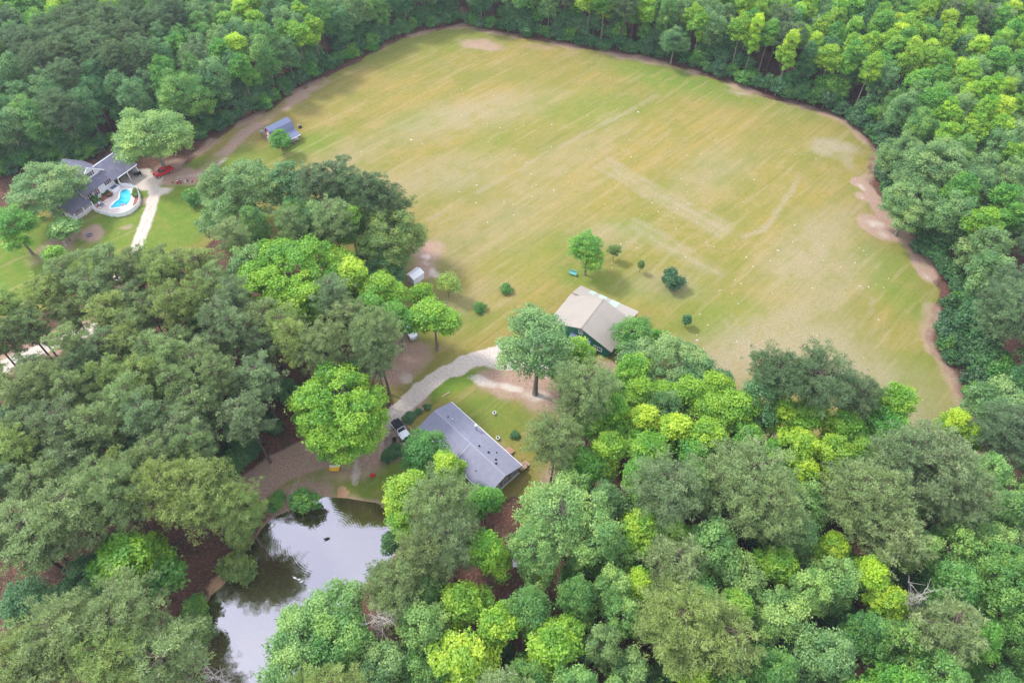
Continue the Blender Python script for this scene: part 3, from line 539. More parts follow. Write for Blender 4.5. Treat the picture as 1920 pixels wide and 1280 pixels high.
HAND = [  # (c = crown centre, f = foot of trunk), kind, px, py, radius, height, colour, label
('f','openoak',1003,738,7.9,23,'oakgrey','tall airy grey-green oak with a bare trunk beside the gravel driveway'),
('c','limebig',640,768,9.3,21,'lime','huge round bright yellow-green maple right above the yellow bench by the pond'),
('c','limewide',562,520,11.5,21,'lime','very wide bright green crown among grey pines, largest of the left woods'),
('c','lime',668,528,4.2,19,'lime','lime green tree touching the right edge of the very wide bright green crown'),
('c','lime',722,552,3.8,18,'lime','lime green tree just left below the white shed'),
('c','lime',745,600,3.2,16,'limedeep','green tree hanging over the white pickup truck'),
('c','lime',700,590,3.6,18,'limedeep','deep green tree left of the white pickup truck'),
('c','lime',812,600,4.4,15,'lime','free-standing yellow-green tree right of the white pickup truck, above the gravel driveway'),
('c','sapling',790,560,2.6,9,'lime','small lime green tree between the white shed and the free-standing yellow-green tree'),
('f','sparse',843,556,3.0,6.5,'limepale','small thin-leaved yellowish tree standing on the grass right of the white shed'),
('f','ball',949,546,1.15,1.6,'shrubgreen','clipped round dark bush on the grass, the one nearer the green barn'),
('f','ball',900,581,1.1,1.6,'shrubgreen','clipped round dark bush on the grass, the one nearer the gravel driveway'),
('f','oak',1096,515,4.3,12,'limedeep','bright green bushy tree with the teal bench at its foot behind the green barn'),
('f','sapling',1149,489,1.5,4.6,'oakolive','small brownish green sapling right of the bright green bushy tree'),
('f','cone',1199,511,1.0,4.6,'oakolive','slim upright sapling in a mulch ring in the open grass'),
('f','ball',1258,537,2.05,4.4,'shrubblue','round dark blue-green tree alone on the grass right of the green barn'),
('f','cone',1284,612,1.3,4.2,'oakdark','small dark conical bush on the grass below the round blue-green tree'),
('f','shrub',1233,644,2.0,3.8,'limedeep','rounded bright green bush right of the green barn'),
('f','shrub',1221,654,1.4,2.6,'limeyel','low yellow-orange bush touching the rounded bright green bush'),
('c','willow',1185,628,4.3,10,'shrubgreen','green tree leaning over the right front corner of the green barn'),
('f','oak',532,288,2.9,7.2,'limedeep','small bright green tree standing in front of the red barn'),
('f','shrub',366,382,2.6,4.2,'shrubgreen','round green bush on the lawn right of the gravel lane'),
('c','oakbig',282,258,9.6,17,'oakpale','very big pale green oak shading the red pickup truck'),
('c','oakbig',86,352,8.2,14.5,'oakgrey','broad olive green oak over the left end of the white house'),
('c','oak',25,428,5.2,13,'limedeep','bright green tree at the left edge of the photo on the lawn'),
('c','sapling',118,430,3.6,6,'oakpale','pale feathery young tree on the lawn below the white house'),
('c','lime',112,494,2.9,15,'limedeep','single bright green tree at the upper edge of the grey pine stand'),
('c','oakbig',345,185,7.4,19,'oak','broad mid-green oak in the far woods behind the big pale oak'),
('c','oakbig',470,360,7.8,18,'oakgrey','pale blue-green oak at the tip of the left woods facing the red barn'),
('c','oakbig',420,355,5.6,17,'oakgrey','pale oak at the left side of the blue-green oak, above the round bush'),
('c','oak',410,415,4.6,15,'oakgrey','grey-green tree at the left woods edge beside the lawn'),
('c','oak',540,350,5.0,17,'oakblue','rounded blue-green tree on the field side of the left woods'),
('c','oak',640,375,4.6,14,'oakblue','bright teal tree between the pines at the top of the left woods'),
('c','oak',655,398,3.8,13,'limedeep','deep green small crown under the pines near the top of the left woods'),
('c','oakbig',735,450,7.8,17,'oakolive','large dense olive-green oak at the field corner above the white shed'),
('c','oakbig',700,420,5.4,17,'oakolive','olive-green oak crown left of the large dense one at the field corner'),
('c','oak',724,500,4.4,12,'oakdark','dark green oak crown just left of the white shed'),
('c','pinebig',690,365,5.0,22,'pinedark','tall dark pine at the upper right tip of the left woods'),
('c','pinebig',735,385,4.6,19,'pinedark','dark pine leaning out over the field at the right tip of the left woods'),
('c','pine',640,340,4.2,22,'pinedark','dark pine second from the right along the top of the left woods'),
('c','pine',590,350,3.8,22,'pinedark','thin dark pine third from the right along the top of the left woods'),
('c','oak',480,505,5.2,17,'oakpale','pale green tree touching the left side of the very wide bright green crown'),
('c','oak',455,525,4.2,16,'oakgrey','grey-green tree left of the pale green one beside the wide bright crown'),
('c','pinebig',705,632,5.0,23,'pine','big grey-green pine between the maple and the white pickup truck'),
('c','pinebig',605,655,4.8,22,'pine','big grey-green pine directly above the round bright maple'),
('c','pinebig',700,660,3.8,22,'pinegrey','pine with a visible trunk above right of the round bright maple'),
('c','pinebig',372,925,6.0,22,'pineyel','large yellowish pine overhanging the left bank of the pond'),
('c','pinebig',438,945,4.6,20,'pineyel','yellowish pine nearest the red dirt track beside the pond'),
('c','pinebig',320,915,5.0,23,'pineyel','yellowish pine left of the large one on the left bank'),
('c','lime',245,1050,4.4,17,'lime','bright yellow-green tree in the lower left between pond and picture edge'),
('c','sapling',300,1080,4.0,11,'shrubgreen','fresh green tree right below the bright yellow-green one near the pond'),
('c','shrub',452,1000,2.6,4,'oakolive','olive shrub on the left pond bank under the pines'),
('c','shrub',462,975,2.4,4,'oak','green shrub on the left pond bank, farther up'),
('c','shrub',440,1060,3.0,5,'oakolive','olive shrub at the waterline above the clay bank'),
('c','shrub',365,1140,2.4,4,'shrubgreen','green shrub at the waterline below the clay bank'),
('c','willow',360,1180,3.0,7,'oakolive','olive bushy tree at the narrow part of the pond'),
('f','shrub',577,950,2.6,5.2,'shrubgreen','dark green bush standing in the upper pond edge'),
('f','shrub',522,945,1.8,2.2,'shrubgreen','low green bush on the bank left of the bush in the pond edge'),
('c','pinebig',225,1170,6.6,22,'pine','wide pine in the lower left, the one touching the pond'),
('c','pinebig',120,1200,6.6,23,'pine','wide pine in the lower left corner group, middle one'),
('c','pinebig',40,1250,6.0,22,'pineyel','yellowish pine in the very lower left corner'),
('c','pinebig',215,1240,5.8,22,'pineyel','yellowish pine at the bottom edge, lower left'),
('c','pine',300,1230,4.6,22,'pine','pine at the bottom edge nearest the pond on its left side'),
('c','oak',165,1090,4.2,12,'oakdark','dark green bushy tree under the pines in the lower left'),
('c','oak',60,1130,4.2,11,'oakdark','dark green tree near the left edge beside the red ground'),
('c','oak',110,1150,3.6,10,'oakdark','dark green tree just above the lower left corner pines'),
('c','oak',215,1040,3.8,10,'oakdark','dark tree left behind the bright yellow-green tree in the lower left'),
('c','pine',70,1010,4.6,22,'pine','thin pine with long bare trunk at the lower left edge'),
('c','pine',140,960,4.4,23,'pine','pine above the thin bare-trunked one in the lower left'),
('c','pine',30,1000,4.2,22,'pine','pine cut by the left picture edge above the red ground'),
('c','pinebig',215,925,5.4,24,'pine','full pine in the lower left stand, left of the yellowish pines'),
('c','lime',758,928,3.5,15,'limeyel','yellow-lime tree at the right end of the pond, left of the grey roofed house'),
('c','lime',756,985,2.5,13,'lime','lime tree directly at the right corner of the pond'),
('c','lime',797,925,1.7,12,'limeyel','small lime crown between the yellow-lime tree and the grey roofed house'),
('c','lime',836,880,3.0,13,'lime','lime green tree against the lower edge of the grey roof'),
('c','willow',800,850,4.6,12,'shrubgreen','dark green feathery tree over the deck corner of the grey roofed house'),
('c','willow',838,905,3.0,11,'oakblue','small blue-green tree close under the grey roof'),
('c','lime',905,945,2.8,15,'limedeep','narrow green tree under the lower corner of the grey roof'),
('f','lime',915,1095,3.2,19,'lime','slim lime tree with a dark bare trunk on the red straw clearing'),
('c','pinebig',830,950,5.6,22,'pine','grey-green pine below the grey roofed house, between two lime trees'),
('c','pinebig',800,1035,4.6,20,'pine','big pine at the right bank of the pond'),
('c','pinebig',840,1010,4.6,22,'pinegrey','pine left of the slim lime tree on the clearing'),
('c','pinebig',745,1105,4.6,19,'pine','pine below the right bank of the pond'),
('c','pinebig',722,1092,3.2,16,'pine','pine reaching over the pond from the right'),
('c','sapling',735,1015,1.8,7,'oakdark','green crown over the water at the right side of the pond'),
('c','oak',628,1150,4.8,16,'oakpale','pale green tree overhanging the lower right bank of the pond'),
('c','oak',570,1195,4.6,15,'oakpale','pale green tree reaching farthest over the lower end of the pond'),
('c','oak',560,1260,4.6,16,'oakpale','pale green tree at the bottom edge right of the pond'),
('c','oak',650,1215,4.6,17,'oak','mid-green tree behind the pale ones right of the lower pond'),
('c','lime',868,1135,3.6,16,'limeyel','bright yellow-lime tree below the red straw clearing'),
('c','oak',800,1120,4.0,14,'oak','mid-green tree left of the yellow-lime tree below the clearing'),
('c','lime',870,1245,4.2,18,'limeyel','yellow-lime tree at the bottom edge of the photo, left of centre'),
('c','dead',712,1165,2.8,17,'dead','whitish dead tree below the pond on its right'),
('c','dead',400,1262,2.4,12,'dead','pale bare tree at the bottom edge beside the pond'),
('c','dead',1712,1128,2.6,18,'dead','tangled white dead treetop in the lower right woods'),
('c','openoak',1050,970,6.6,22,'oakpale','large light green tree with pale branches below the right end of the grey roofed house'),
('c','openoak',1110,1010,4.8,20,'oakpale','light green tree at the right side of the large one with pale branches'),
('c','openoak',1000,1035,4.2,19,'oakpale','light green tree above the red straw clearing'),
('c','willow',1150,1040,4.6,15,'oak','dense mid-green tree right of the clearing'),
('c','sapling',1020,1075,1.8,12,'limeyel','small yellow crown at the right side of the red straw clearing'),
('c','lime',1080,670,3.3,17,'lime','lime tree left in front of the green barn'),
('c','lime',1055,690,2.4,15,'lime','small lime tree left of the one in front of the green barn'),
('c','pinebig',1095,735,6.0,22,'pine','big fine-needled pine between the tall airy oak and the green barn'),
('c','pinebig',1040,825,5.0,20,'pine','pine with a dark trunk right of the grey roofed house'),
('c','oakbig',1260,695,7.4,17,'oakgrey','large grey-green oak below the green barn, against the field'),
('c','oak',1310,715,4.6,15,'oakblue','blue-green oak right of the large grey-green one against the field'),
('c','oak',1195,680,4.0,13,'oakgrey','small grey-green oak at the right front of the green barn'),
('c','oak',1350,725,3.6,9,'oakdark','dark green low tree at the field edge below the worn tracks'),
('c','lime',1185,705,3.6,17,'lime','yellow-green tree below the green barn'),
('c','lime',1195,745,3.2,16,'lime','green tree under the yellow-green one below the green barn'),
('c','lime',1105,795,3.3,16,'lime','lime tree right of the pine with the dark trunk'),
('c','lime',1150,780,3.2,17,'lime','lime tree in the middle of the bright band, near its left end'),
('c','lime',1140,850,3.4,17,'limeyel','yellowish lime tree right above the dark gap with the blue barrel'),
('c','lime',1095,880,3.6,15,'limedeep','green tree left of the dark gap with the blue barrel'),
('c','lime',1240,750,2.8,15,'lime','small lime tree between big oak and bright band'),
('c','lime',1290,745,3.2,17,'lime','lime tree under the large grey-green oak'),
('c','lime',1205,800,3.3,17,'limeyel','yellow-lime tree in the upper row of the bright band'),
('c','lime',1215,855,3.8,18,'lime','lime tree in the lower row of the bright band, above the grey pine'),
('c','lime',1262,820,3.6,18,'limeyel','round yellow-lime tree in the centre of the bright band'),
('c','lime',1195,900,3.4,17,'limedeep','green tree right of the dark gap with the blue barrel'),
('c','lime',1315,830,3.8,18,'lime','lime tree left of the gap with the fallen logs'),
('c','lime',1300,860,3.4,17,'limedeep','deep green tree below the lime one left of the fallen logs'),
('c','lime',1335,735,3.0,17,'limeyel','yellow-lime treetop standing up against the field'),
('c','lime',1330,780,3.2,17,'lime','lime tree under the yellow-lime top against the field'),
('c','lime',1372,775,3.8,18,'lime','tall lime tree above the fallen logs'),
('c','willow',1425,760,4.6,19,'oakblue','blue-green tree with pale branches in the bright band'),
('c','lime',1395,830,3.0,16,'limedeep','green tree right of the fallen logs'),
('c','pineflat',1530,715,7.0,21,'pinedark','flat topped dark pine at the lower edge of the field, largest of its group'),
('c','pineflat',1455,705,5.2,21,'pinedark','flat dark pine left in the group at the lower edge of the field'),
('c','pineflat',1605,745,4.4,17,'pinedark','flat dark pine right in the group at the lower edge of the field'),
('c','lime',1462,785,2.9,17,'limeyel','yellow-lime tree below the flat dark pines, left one'),
('c','lime',1505,790,3.5,17,'lime','lime tree below the flat dark pines, middle one'),
('c','lime',1575,810,3.6,17,'lime','lime tree below the flat dark pines, right one'),
('c','lime',1492,850,3.6,18,'limeyel','yellow-green round top in the lower part of the bright band'),
('c','lime',1553,860,3.8,18,'limeyel','yellow-green top next to the lower round one, right of it'),
('c','lime',1505,895,2.9,16,'lime','small lime tree above the dark gap under the round tops'),
('c','lime',1440,860,3.0,15,'limedeep','green tree left of the yellow-green round top'),
('c','lime',1670,765,3.9,18,'lime','tall lime tree standing against the field at the right'),
('c','lime',1652,810,4.2,16,'limedeep','deep green tree below the tall lime one at the right'),
('c','lime',1600,850,3.0,15,'limedeep','green crown between the right lime trees'),
('c','lime',1785,800,2.8,14,'limeyel','small yellow-lime tree at the lower right tip of the field'),
('c','lime',1815,822,2.4,13,'lime','small lime tree right of the one at the lower right tip of the field'),
('c','pinebig',1740,870,7.2,24,'pinegrey','very large grey pine at the right, below the tip of the field'),
('c','pinebig',1690,860,5.4,23,'pinegrey','grey pine left of the very large one at the right'),
('c','pinebig',1620,930,6.4,23,'pine','large green pine left below the grey ones'),
('c','pinebig',1800,930,4.8,22,'pinegrey','grey pine right below the very large one'),
('c','pinebig',1400,900,7.4,23,'pine','large fine-textured pine below the fallen logs'),
('c','pinebig',1440,950,5.4,23,'pine','fine-textured pine right below the large one under the fallen logs'),
('c','pinebig',1250,920,6.0,22,'pinegrey','greyish pine right of the dark gap with the blue barrel'),
('c','openoak',1295,920,3.6,20,'oakgrey','greyish open tree beside the greyish pine'),
('c','lime',1200,1000,3.6,17,'lime','bright lime tree in the middle of the lower woods'),
('c','lime',1258,1010,2.8,16,'limedeep','bright tree right beside the lime one in the middle of the lower woods'),
('c','oak',1325,1030,4.4,18,'oakpale','round pale silvery-green tree in the lower woods'),
('c','lime',1195,1105,3.0,16,'lime','lime crown in the lower woods left of the yellow-tipped pine'),
('c','pinebig',1270,1170,6.4,23,'pineyel','yellow-tipped pine in the lower woods'),
('c','lime',1035,1215,4.0,17,'limeyel','yellow-lime tree near the bottom, right of centre'),
('c','lime',1550,1035,2.8,15,'limeyel','vivid yellow crown in the lower right woods, upper one'),
('c','lime',1660,1135,2.9,15,'limeyel','vivid yellow crown beside the white dead treetop'),
('c','oak',1130,950,3.6,15,'oakgrey','greyish round tree left of the dark gap'),
('c','limebig',1880,1110,6.5,19,'oak','wide green tree at the right edge near the bottom'),
('c','oakbig',1745,330,9.0,19,'oakgrey','huge grey-green oak at the right field edge beside the bare ditch'),
('c','oakbig',1710,385,6.6,16,'oakgrey','grey-green oak below the huge one beside the bare ditch'),
('c','oakbig',1690,290,5.6,15,'oakgrey','grey-green oak above the huge one at the right field edge'),
('c','oakbig',1790,220,6.0,19,'oakgrey','grey-green oak among lime trees in the right woods'),
('c','oak',1868,770,5.0,16,'oakgrey','grey-green oak filling the notch right of the lower right field tip'),
('c','pinebig',1895,810,5.4,19,'pineblue','bluish pine at the right edge beside the lower right field tip'),
('c','oak',1265,78,4.6,12,'oakblue','pale blue-green tree at the far field edge, top centre right'),
]
for h_ in HAND:
    if len(h_[7].split()) > 16: print('LONG', h_[7])
ZF = dict(pine=.80, pinebig=.80, pineflat=.88, pinesmall=.74, lime=.66, limebig=.62, limewide=.66, oak=.64, oakbig=.60, openoak=.66, willow=.64, shrub=.5, sapling=.62, dead=.8)
for how, k_, px, py, R, H, c_, lab in HAND:
    if k_ in ('pinebig', 'pineflat'): R *= .86
    if how == 'c': crown(k_, px, py, R, H, c_, lab, zf=ZF[k_])
    else: foot(k_, px, py, R, H, c_, lab)
hand_n = len(taken)
# ------------------------------------------------------------------ the woods between the singled-out trees
FAR = PL([(-420,380),(-60,352),(90,312),(172,300),(215,272),(330,258),(382,262),(440,234),(500,208),(545,176),(600,146),(640,124),(700,94),(760,66),(820,51),(870,46),(900,54),(960,66),(1040,78),(1120,93),(1200,106),(1260,116),(1300,131),(1345,146),(1400,161),(1450,184),(1500,196),(1550,211),(1590,231),(1625,258),(1650,290),(1650,320),(1640,350),(1660,385),(1680,405),(1705,440),(1725,475),(1755,505),(1782,545),(1762,580),(1760,620),(1765,660),(1785,690),(1808,725),(1815,760),(1845,805),(1900,860),(2000,900),(2500,980),(2500,-120),(-420,-120)])
W2 = [(-90,625),(40,590),(110,560),(200,528),(300,500),(370,485),(430,450),(470,410),(560,395),(620,385),(700,430),(700,520),(690,580),(640,660),(530,700),(510,800),(440,850),(400,880),(300,960),(150,960),(-90,960)]
W3 = [(1090,720),(1150,720),(1250,740),(1400,760),(1640,790),(1700,850),(1830,850),(2050,820),(2050,1360),(520,1360),(560,1230),(620,1150),(690,1120),(770,1040),(850,1060),(880,1130),(960,1150),(1050,1120),(1090,1060),(1060,930),(1090,860)]
HOLES = [(960,1075,62),(900,1165,34),(1160,930,38),(1345,880,40),(1330,950,26),(1310,770,18),(105,668,50),(40,690,46),(165,650,32),(560,575,75),(480,560,40),(690,575,52),(25,1120,48),(395,1040,60),(95,1050,30),(0,1160,40),(930,1060,50),(1010,1080,45)]
ANG = ['far left', 'left', 'middle', 'right', 'far right']
def near(px, py): return min(ANCH, key=lambda q: math.hypot(q[0]-px, q[1]-py))[2]
def zone(px, py):
    if py > 430 and px < 720: return 'stand left of the gravel driveway' if py < 880 else 'thin stand at the lower left near the pond'
    if px > 1640 and 230 < py < 820: return 'woods along the right side of the field'
    if py < 440 and px < 430: return 'deep woods behind the white house with the pool' if px < 220 else 'woods behind the big pale oak'
    if py < 440 and px < 800: return 'woods on the far left side of the field'
    if py < 440 and px < 1250: return 'woods at the far end of the field'
    if py < 440: return 'woods at the upper right beyond the field'
    if px < 1000: return 'woods at the bottom between the pond and the red straw clearing'
    if px < 1380: return 'lower woods right of the red straw clearing'
    return 'lower right woods below the grey pines'
ANCH = [(200,330,'the white house'),(282,258,'the big pale oak'),(525,245,'the red barn'),(640,768,'the round bright maple'),(560,515,'the wide bright green crown'),(735,450,'the white shed'),
        (100,668,'the bare trunks'),(375,925,'the left bank pines'),(120,1200,'the lower left corner'),(600,1050,'the pond'),(960,1075,'the straw clearing'),(870,1245,'the bottom yellow-lime tree'),
        (1100,620,'the green barn'),(1260,695,'the oak below the barn'),(1262,820,'the bright lime band'),(1530,715,'the flat dark pine'),(1740,870,'the huge grey pine'),(1400,900,'the pine below the logs'),
        (1712,1128,'the white dead treetop'),(1270,1170,'the yellow-tipped pine'),(1745,330,'the oak beside the ditch'),(1750,560,"the field's right bulge"),(1790,725,"the field's lower right tip"),
        (870,50,"the field's far corner"),(1265,90,'the pale far edge oak'),(1480,195,"the field's upper right curve"),(1790,220,'the grey oak among limes'),(640,128,"the field's far left edge"),
        (1880,1110,'the right edge green tree'),(90,60,'the upper left corner'),(1880,40,'the upper right corner'),(1550,1035,'the vivid yellow crown'),(345,185,'the broad far oak'),(560,30,'the top edge left of centre'),(1100,20,'the top edge at centre')]
def where(px, py):
    a = min(ANCH, key=lambda q: math.hypot(q[0]-px, q[1]-py)); d = math.hypot(a[0]-px, a[1]-py)
    k = int(round(math.degrees(math.atan2(a[1]-py, px-a[0]))/45)) % 8
    dr = ('right of', 'above right of', 'above', 'above left of', 'left of', 'below left of', 'below', 'below right of')[k]
    if d > 210: return 'way out '+dr+' '+a[2]
    return ('close ' if d < 60 else 'some way ' if d < 110 else 'well ' if d < 150 else 'far ' if d < 210 else 'farther out ')+dr+' '+a[2]
def pick(px, py):
    """kinds and colours follow what the valley shows in each quarter"""
    r = random.random(); m = lambda *o: o[min(len(o)-1, int(r2*len(o)))]; r2 = random.random()
    if py > 430 and px < 720:
        if r < .93: return 'pine', m('pine','pine','pinegrey','pineyel'), random.uniform(2.7, 3.9), random.uniform(19, 24)
        return 'sapling', 'oakdark', 2.6, 9
    if px > 1640 and 430 < py < 840:
        if r < .6: return 'pinebig', m('pineblue','pinedark','pineblue'), random.uniform(4.2, 5.8), random.uniform(18, 22)
        return 'oak', m('oakblue','oakdark','oakgrey'), random.uniform(3.6, 5), random.uniform(13, 18)
    if px > 1600 and py > 240 and py < 440:
        if r < .45: return 'oak', m('oakgrey','oak'), random.uniform(4, 5.2), 18
        return 'lime', m('lime','limedeep','lime'), random.uniform(3.2, 4.2), 19
    if py < 430 and px < 330 and py < 140:
        if 60 < px < 300 and py > 30 and r < .8: return 'pinebig', 'pinedark', random.uniform(3.6, 4.8), 21
        if r < .35: return 'pinebig', m('pineblue','pinedark'), random.uniform(3.6, 4.6), 20
        if r < .47: return 'lime', m('lime','limedeep'), 3.4, 19
        return 'oak', m('oak','oakblue','limedeep'), random.uniform(3.6, 5), 19
    if py < 430 and px < 330:
        if r < .2: return 'pinebig', m('pineblue','pinedark'), random.uniform(3.6, 4.6), 19
        return 'oak', m('oakblue','oakdark','oak','oakblue'), random.uniform(3.6, 4.8), random.uniform(15, 19)
    if py < 430 and px < 640:
        if r < .17: return 'lime', m('lime','limedeep'), random.uniform(3, 3.8), 19
        if r < .28: return 'pine', 'pinedark', 3.6, 20
        return 'oak', m('oak','oakblue','oakgrey','oakblue','oakdark'), random.uniform(3.6, 4.9), random.uniform(16, 20)
    if py < 430 and px < 1000:
        if r < .10: return 'lime', 'limedeep', 3.2, 19
        return 'oak', m('oakblue','oakdark','oak','oakgrey'), random.uniform(3.6, 4.8), random.uniform(16, 20)
    if py < 430:
        if r < .58: return 'lime', m('lime','limedeep','lime','limeyel'), random.uniform(2.8, 3.8), random.uniform(18, 22)
        if r < .66: return 'pine', 'pinedark', 3.5, 20
        return 'oak', m('oakblue','oakdark','oakgrey','oak'), random.uniform(3.2, 4.6), random.uniform(14, 19)
    if px < 1000:
        if r < .15: return 'pine', 'pine', 4, 20
        if r < .32: return 'lime', m('lime','limedeep'), 3.3, 17
        return 'oak', m('oak','oakpale','oakgrey'), random.uniform(3.4, 4.8), random.uniform(14, 19)
    if r < .10: return 'lime', m('limedeep','lime'), 3.0, 16
    if r < .22: return 'pine', m('pine','pineyel'), 4, 20
    if r < .42: return 'willow', m('oak','oakgrey'), random.uniform(3.4, 4.4), 17
    if px > 1650 and py > 1050: return 'oak', m('limedeep','oak'), random.uniform(3.2, 4.2), 18
    return 'oak', m('oak','oakpale','oakgrey','oakpale'), random.uniform(2.8, 4.2), random.uniform(15, 19)
LOOK = dict(pine='olive grey-green', pinegrey='greyish', pineyel='yellowish green', pinedark='dark', pineblue='dark bluish', lime='lime green', limeyel='yellow-lime', limedeep='strong green', oak='mid-green',
            oakblue='blue-green', oakpale='pale green', oakgrey='grey-green', oakdark='dark green', oakolive='olive', shrub='dark green', shrubblue='blue-green', shrubgreen='fresh green')
counts = {}
tk = np.array(taken)
def free(x, y, r, f=.80):
    t = np.array(taken); d = np.hypot(t[:, 0]-x, t[:, 1]-y); return np.all(d > (t[:, 2]+r)*f)
BLD = [(-8.2,69.1,12.5),(20,101,13),(-66,173,9),(-106,150,12),(-95,150,9),(-22,116,4)]
cands = [(random.uniform(-215, 215), random.uniform(18, 325)) for _ in range(30000)]
cx = np.array(cands); sf = sdf(cx[:, 0], cx[:, 1], FAR); sp = sdf(cx[:, 0], cx[:, 1], POND)
fieldd = sdf(cx[:, 0], cx[:, 1], FIELD)
fill = []
for i, (x, y) in enumerate(cands):
    px, py = Q(x, y, 14)
    if px < -90 or px > 2010 or py > 1370 or py < -110: continue
    kd, cl, R, H = pick(px, py)
    infar = sf[i] > 1.5; inw2 = inpoly(px, py, W2); inw3 = inpoly(px, py, W3)
    if not (infar or inw2 or inw3) or sp[i] > -R*.5: continue
    if any(math.hypot(px-a, py-b) < c*.85 for a, b, c in HOLES): continue
    if (not infar) and (fieldd[i] > 6 and not inw3): continue
    if any(math.hypot(x-a, y-b) < c for a, b, c in BLD): continue
    if dseg(np.array([x]), np.array([y]), DRIVE)[0] < 5: continue
    if not free(x, y, R, .70 if kd.startswith('pine') else (.66 if infar else .63)): continue
    z = zone(px, py); nm = KINDN[kd]
    if nm == 'broadleaf_tree': nm = 'poplar_tree' if infar and px > 900 else nm
    if nm == 'oak_tree' and not infar: nm = 'hardwood_tree'
    counts[nm] = counts.get(nm, 0)+1
    w_ = where(px, py); kn = {'pine_tree':'pine','poplar_tree':'poplar','broadleaf_tree':'broadleaf tree','oak_tree':'oak','hardwood_tree':'hardwood','willow_tree':'willow','young_tree':'young tree'}[nm]
    tree(kd, x, y, R, H, cl, '%s %s %s' % (LOOK[cl], kn, w_), group='%ss round %s' % (kn, near(px, py)), name=nm)
# understory along the wood edges and in the gaps
E2 = []
pts = FAR[1:46]; acc = 0
for (x1, y1), (x2, y2) in zip(pts[:-1], pts[1:]):
    l_ = math.hypot(x2-x1, y2-y1); t = 0
    while t < l_:
        q = t/l_; nx_, ny_ = -(y2-y1)/l_, (x2-x1)/l_
        E2.append((x1+(x2-x1)*q, y1+(y2-y1)*q, nx_, ny_)); t += random.uniform(2.4, 3.8)
ne = 0
for x, y, nx_, ny_ in E2:
    for s_ in (1.0, -1.0):
        if inpoly(x+nx_*s_*3, y+ny_*s_*3, FAR): break
    px, py = Q(x, y, 2)
    if px < -60 or px > 1980: continue
    for dd, hh in ((random.uniform(.6, 2.2), random.uniform(3.2, 6)), (random.uniform(3.5, 5), random.uniform(6.5, 10))):
        if hh > 6 and random.random() < .25: continue
        xx, yy = x+nx_*s_*dd, y+ny_*s_*dd
        if any(math.hypot(xx-a, yy-b) < c for a, b, c in BLD): continue
        cl = random.choice(['shrub','shrubblue','shrub','shrubblue','shrubgreen','oakdark'])
        side = where(px, py-30); lab = '%s edge bush %s' % ({'shrub':'dark green','shrubblue':'blue-green','shrubgreen':'fresh green','oakdark':'very dark'}[cl], side)
        if hh < 6: tree('shrub', xx, yy, random.uniform(1.9, 2.9), hh, cl, lab, group='woodland edge bushes round '+near(px, py-30))
        else:
            lab = lab.replace('bush', 'sapling'); tree('sapling', xx, yy, random.uniform(2.3, 3.2), hh, cl, lab, group='woodland edge young trees round '+near(px, py-30))
        ne += 1
def scatter(poly, n, lab, cols, H, R, sep=3.2):
    k = 0; tries = 0; loc = []
    while k < n and tries < n*30:
        tries += 1
        px, py = random.uniform(*[f(a[0] for a in poly) for f in (min, max)]), random.uniform(*[f(a[1] for a in poly) for f in (min, max)])
        if not inpoly(px, py, poly) or any(math.hypot(px-a, py-b) < c*.7 for a, b, c in HOLES): continue
        p = P(px, py, 2)
        if sdf(np.array([p.x]), np.array([p.y]), POND)[0] > -2 or any(math.hypot(p.x-a, p.y-b) < c*.8 for a, b, c in BLD) or any(math.hypot(p.x-a, p.y-b) < sep for a, b in loc): continue
        if dseg(np.array([p.x]), np.array([p.y]), TRACK)[0] < 4.5 or dseg(np.array([p.x]), np.array([p.y]), DRIVE)[0] < 5: continue
        loc.append((p.x, p.y)); cc_ = random.choice(cols); lb_ = '%s %s %s' % (LOOK[cc_], lab, where(px, py))
        tree('shrub', p.x, p.y, random.uniform(*R), random.uniform(*H), cc_, lb_, group='forest floor bushes round '+near(px, py)); k += 1
scatter([(-20,760),(420,700),(640,740),(560,860),(420,860),(300,900),(-20,900)], 50, 'bush under pines', ['shrub','oakdark'], (2, 4.5), (1.6, 2.8))
scatter([(60,700),(160,680),(200,760),(120,780)], 8, 'bush under bare trunks', ['shrub','shrubgreen'], (2.5, 5), (2, 3))
scatter([(1090,860),(1860,880),(1980,1330),(600,1330),(660,1200),(860,1220),(1060,1180)], 110, 'forest floor bush', ['shrub','oakdark','shrubgreen'], (2.5, 6), (1.8, 3))
print('TREES', hand_n, counts, 'edge', ne, 'total', len(taken))
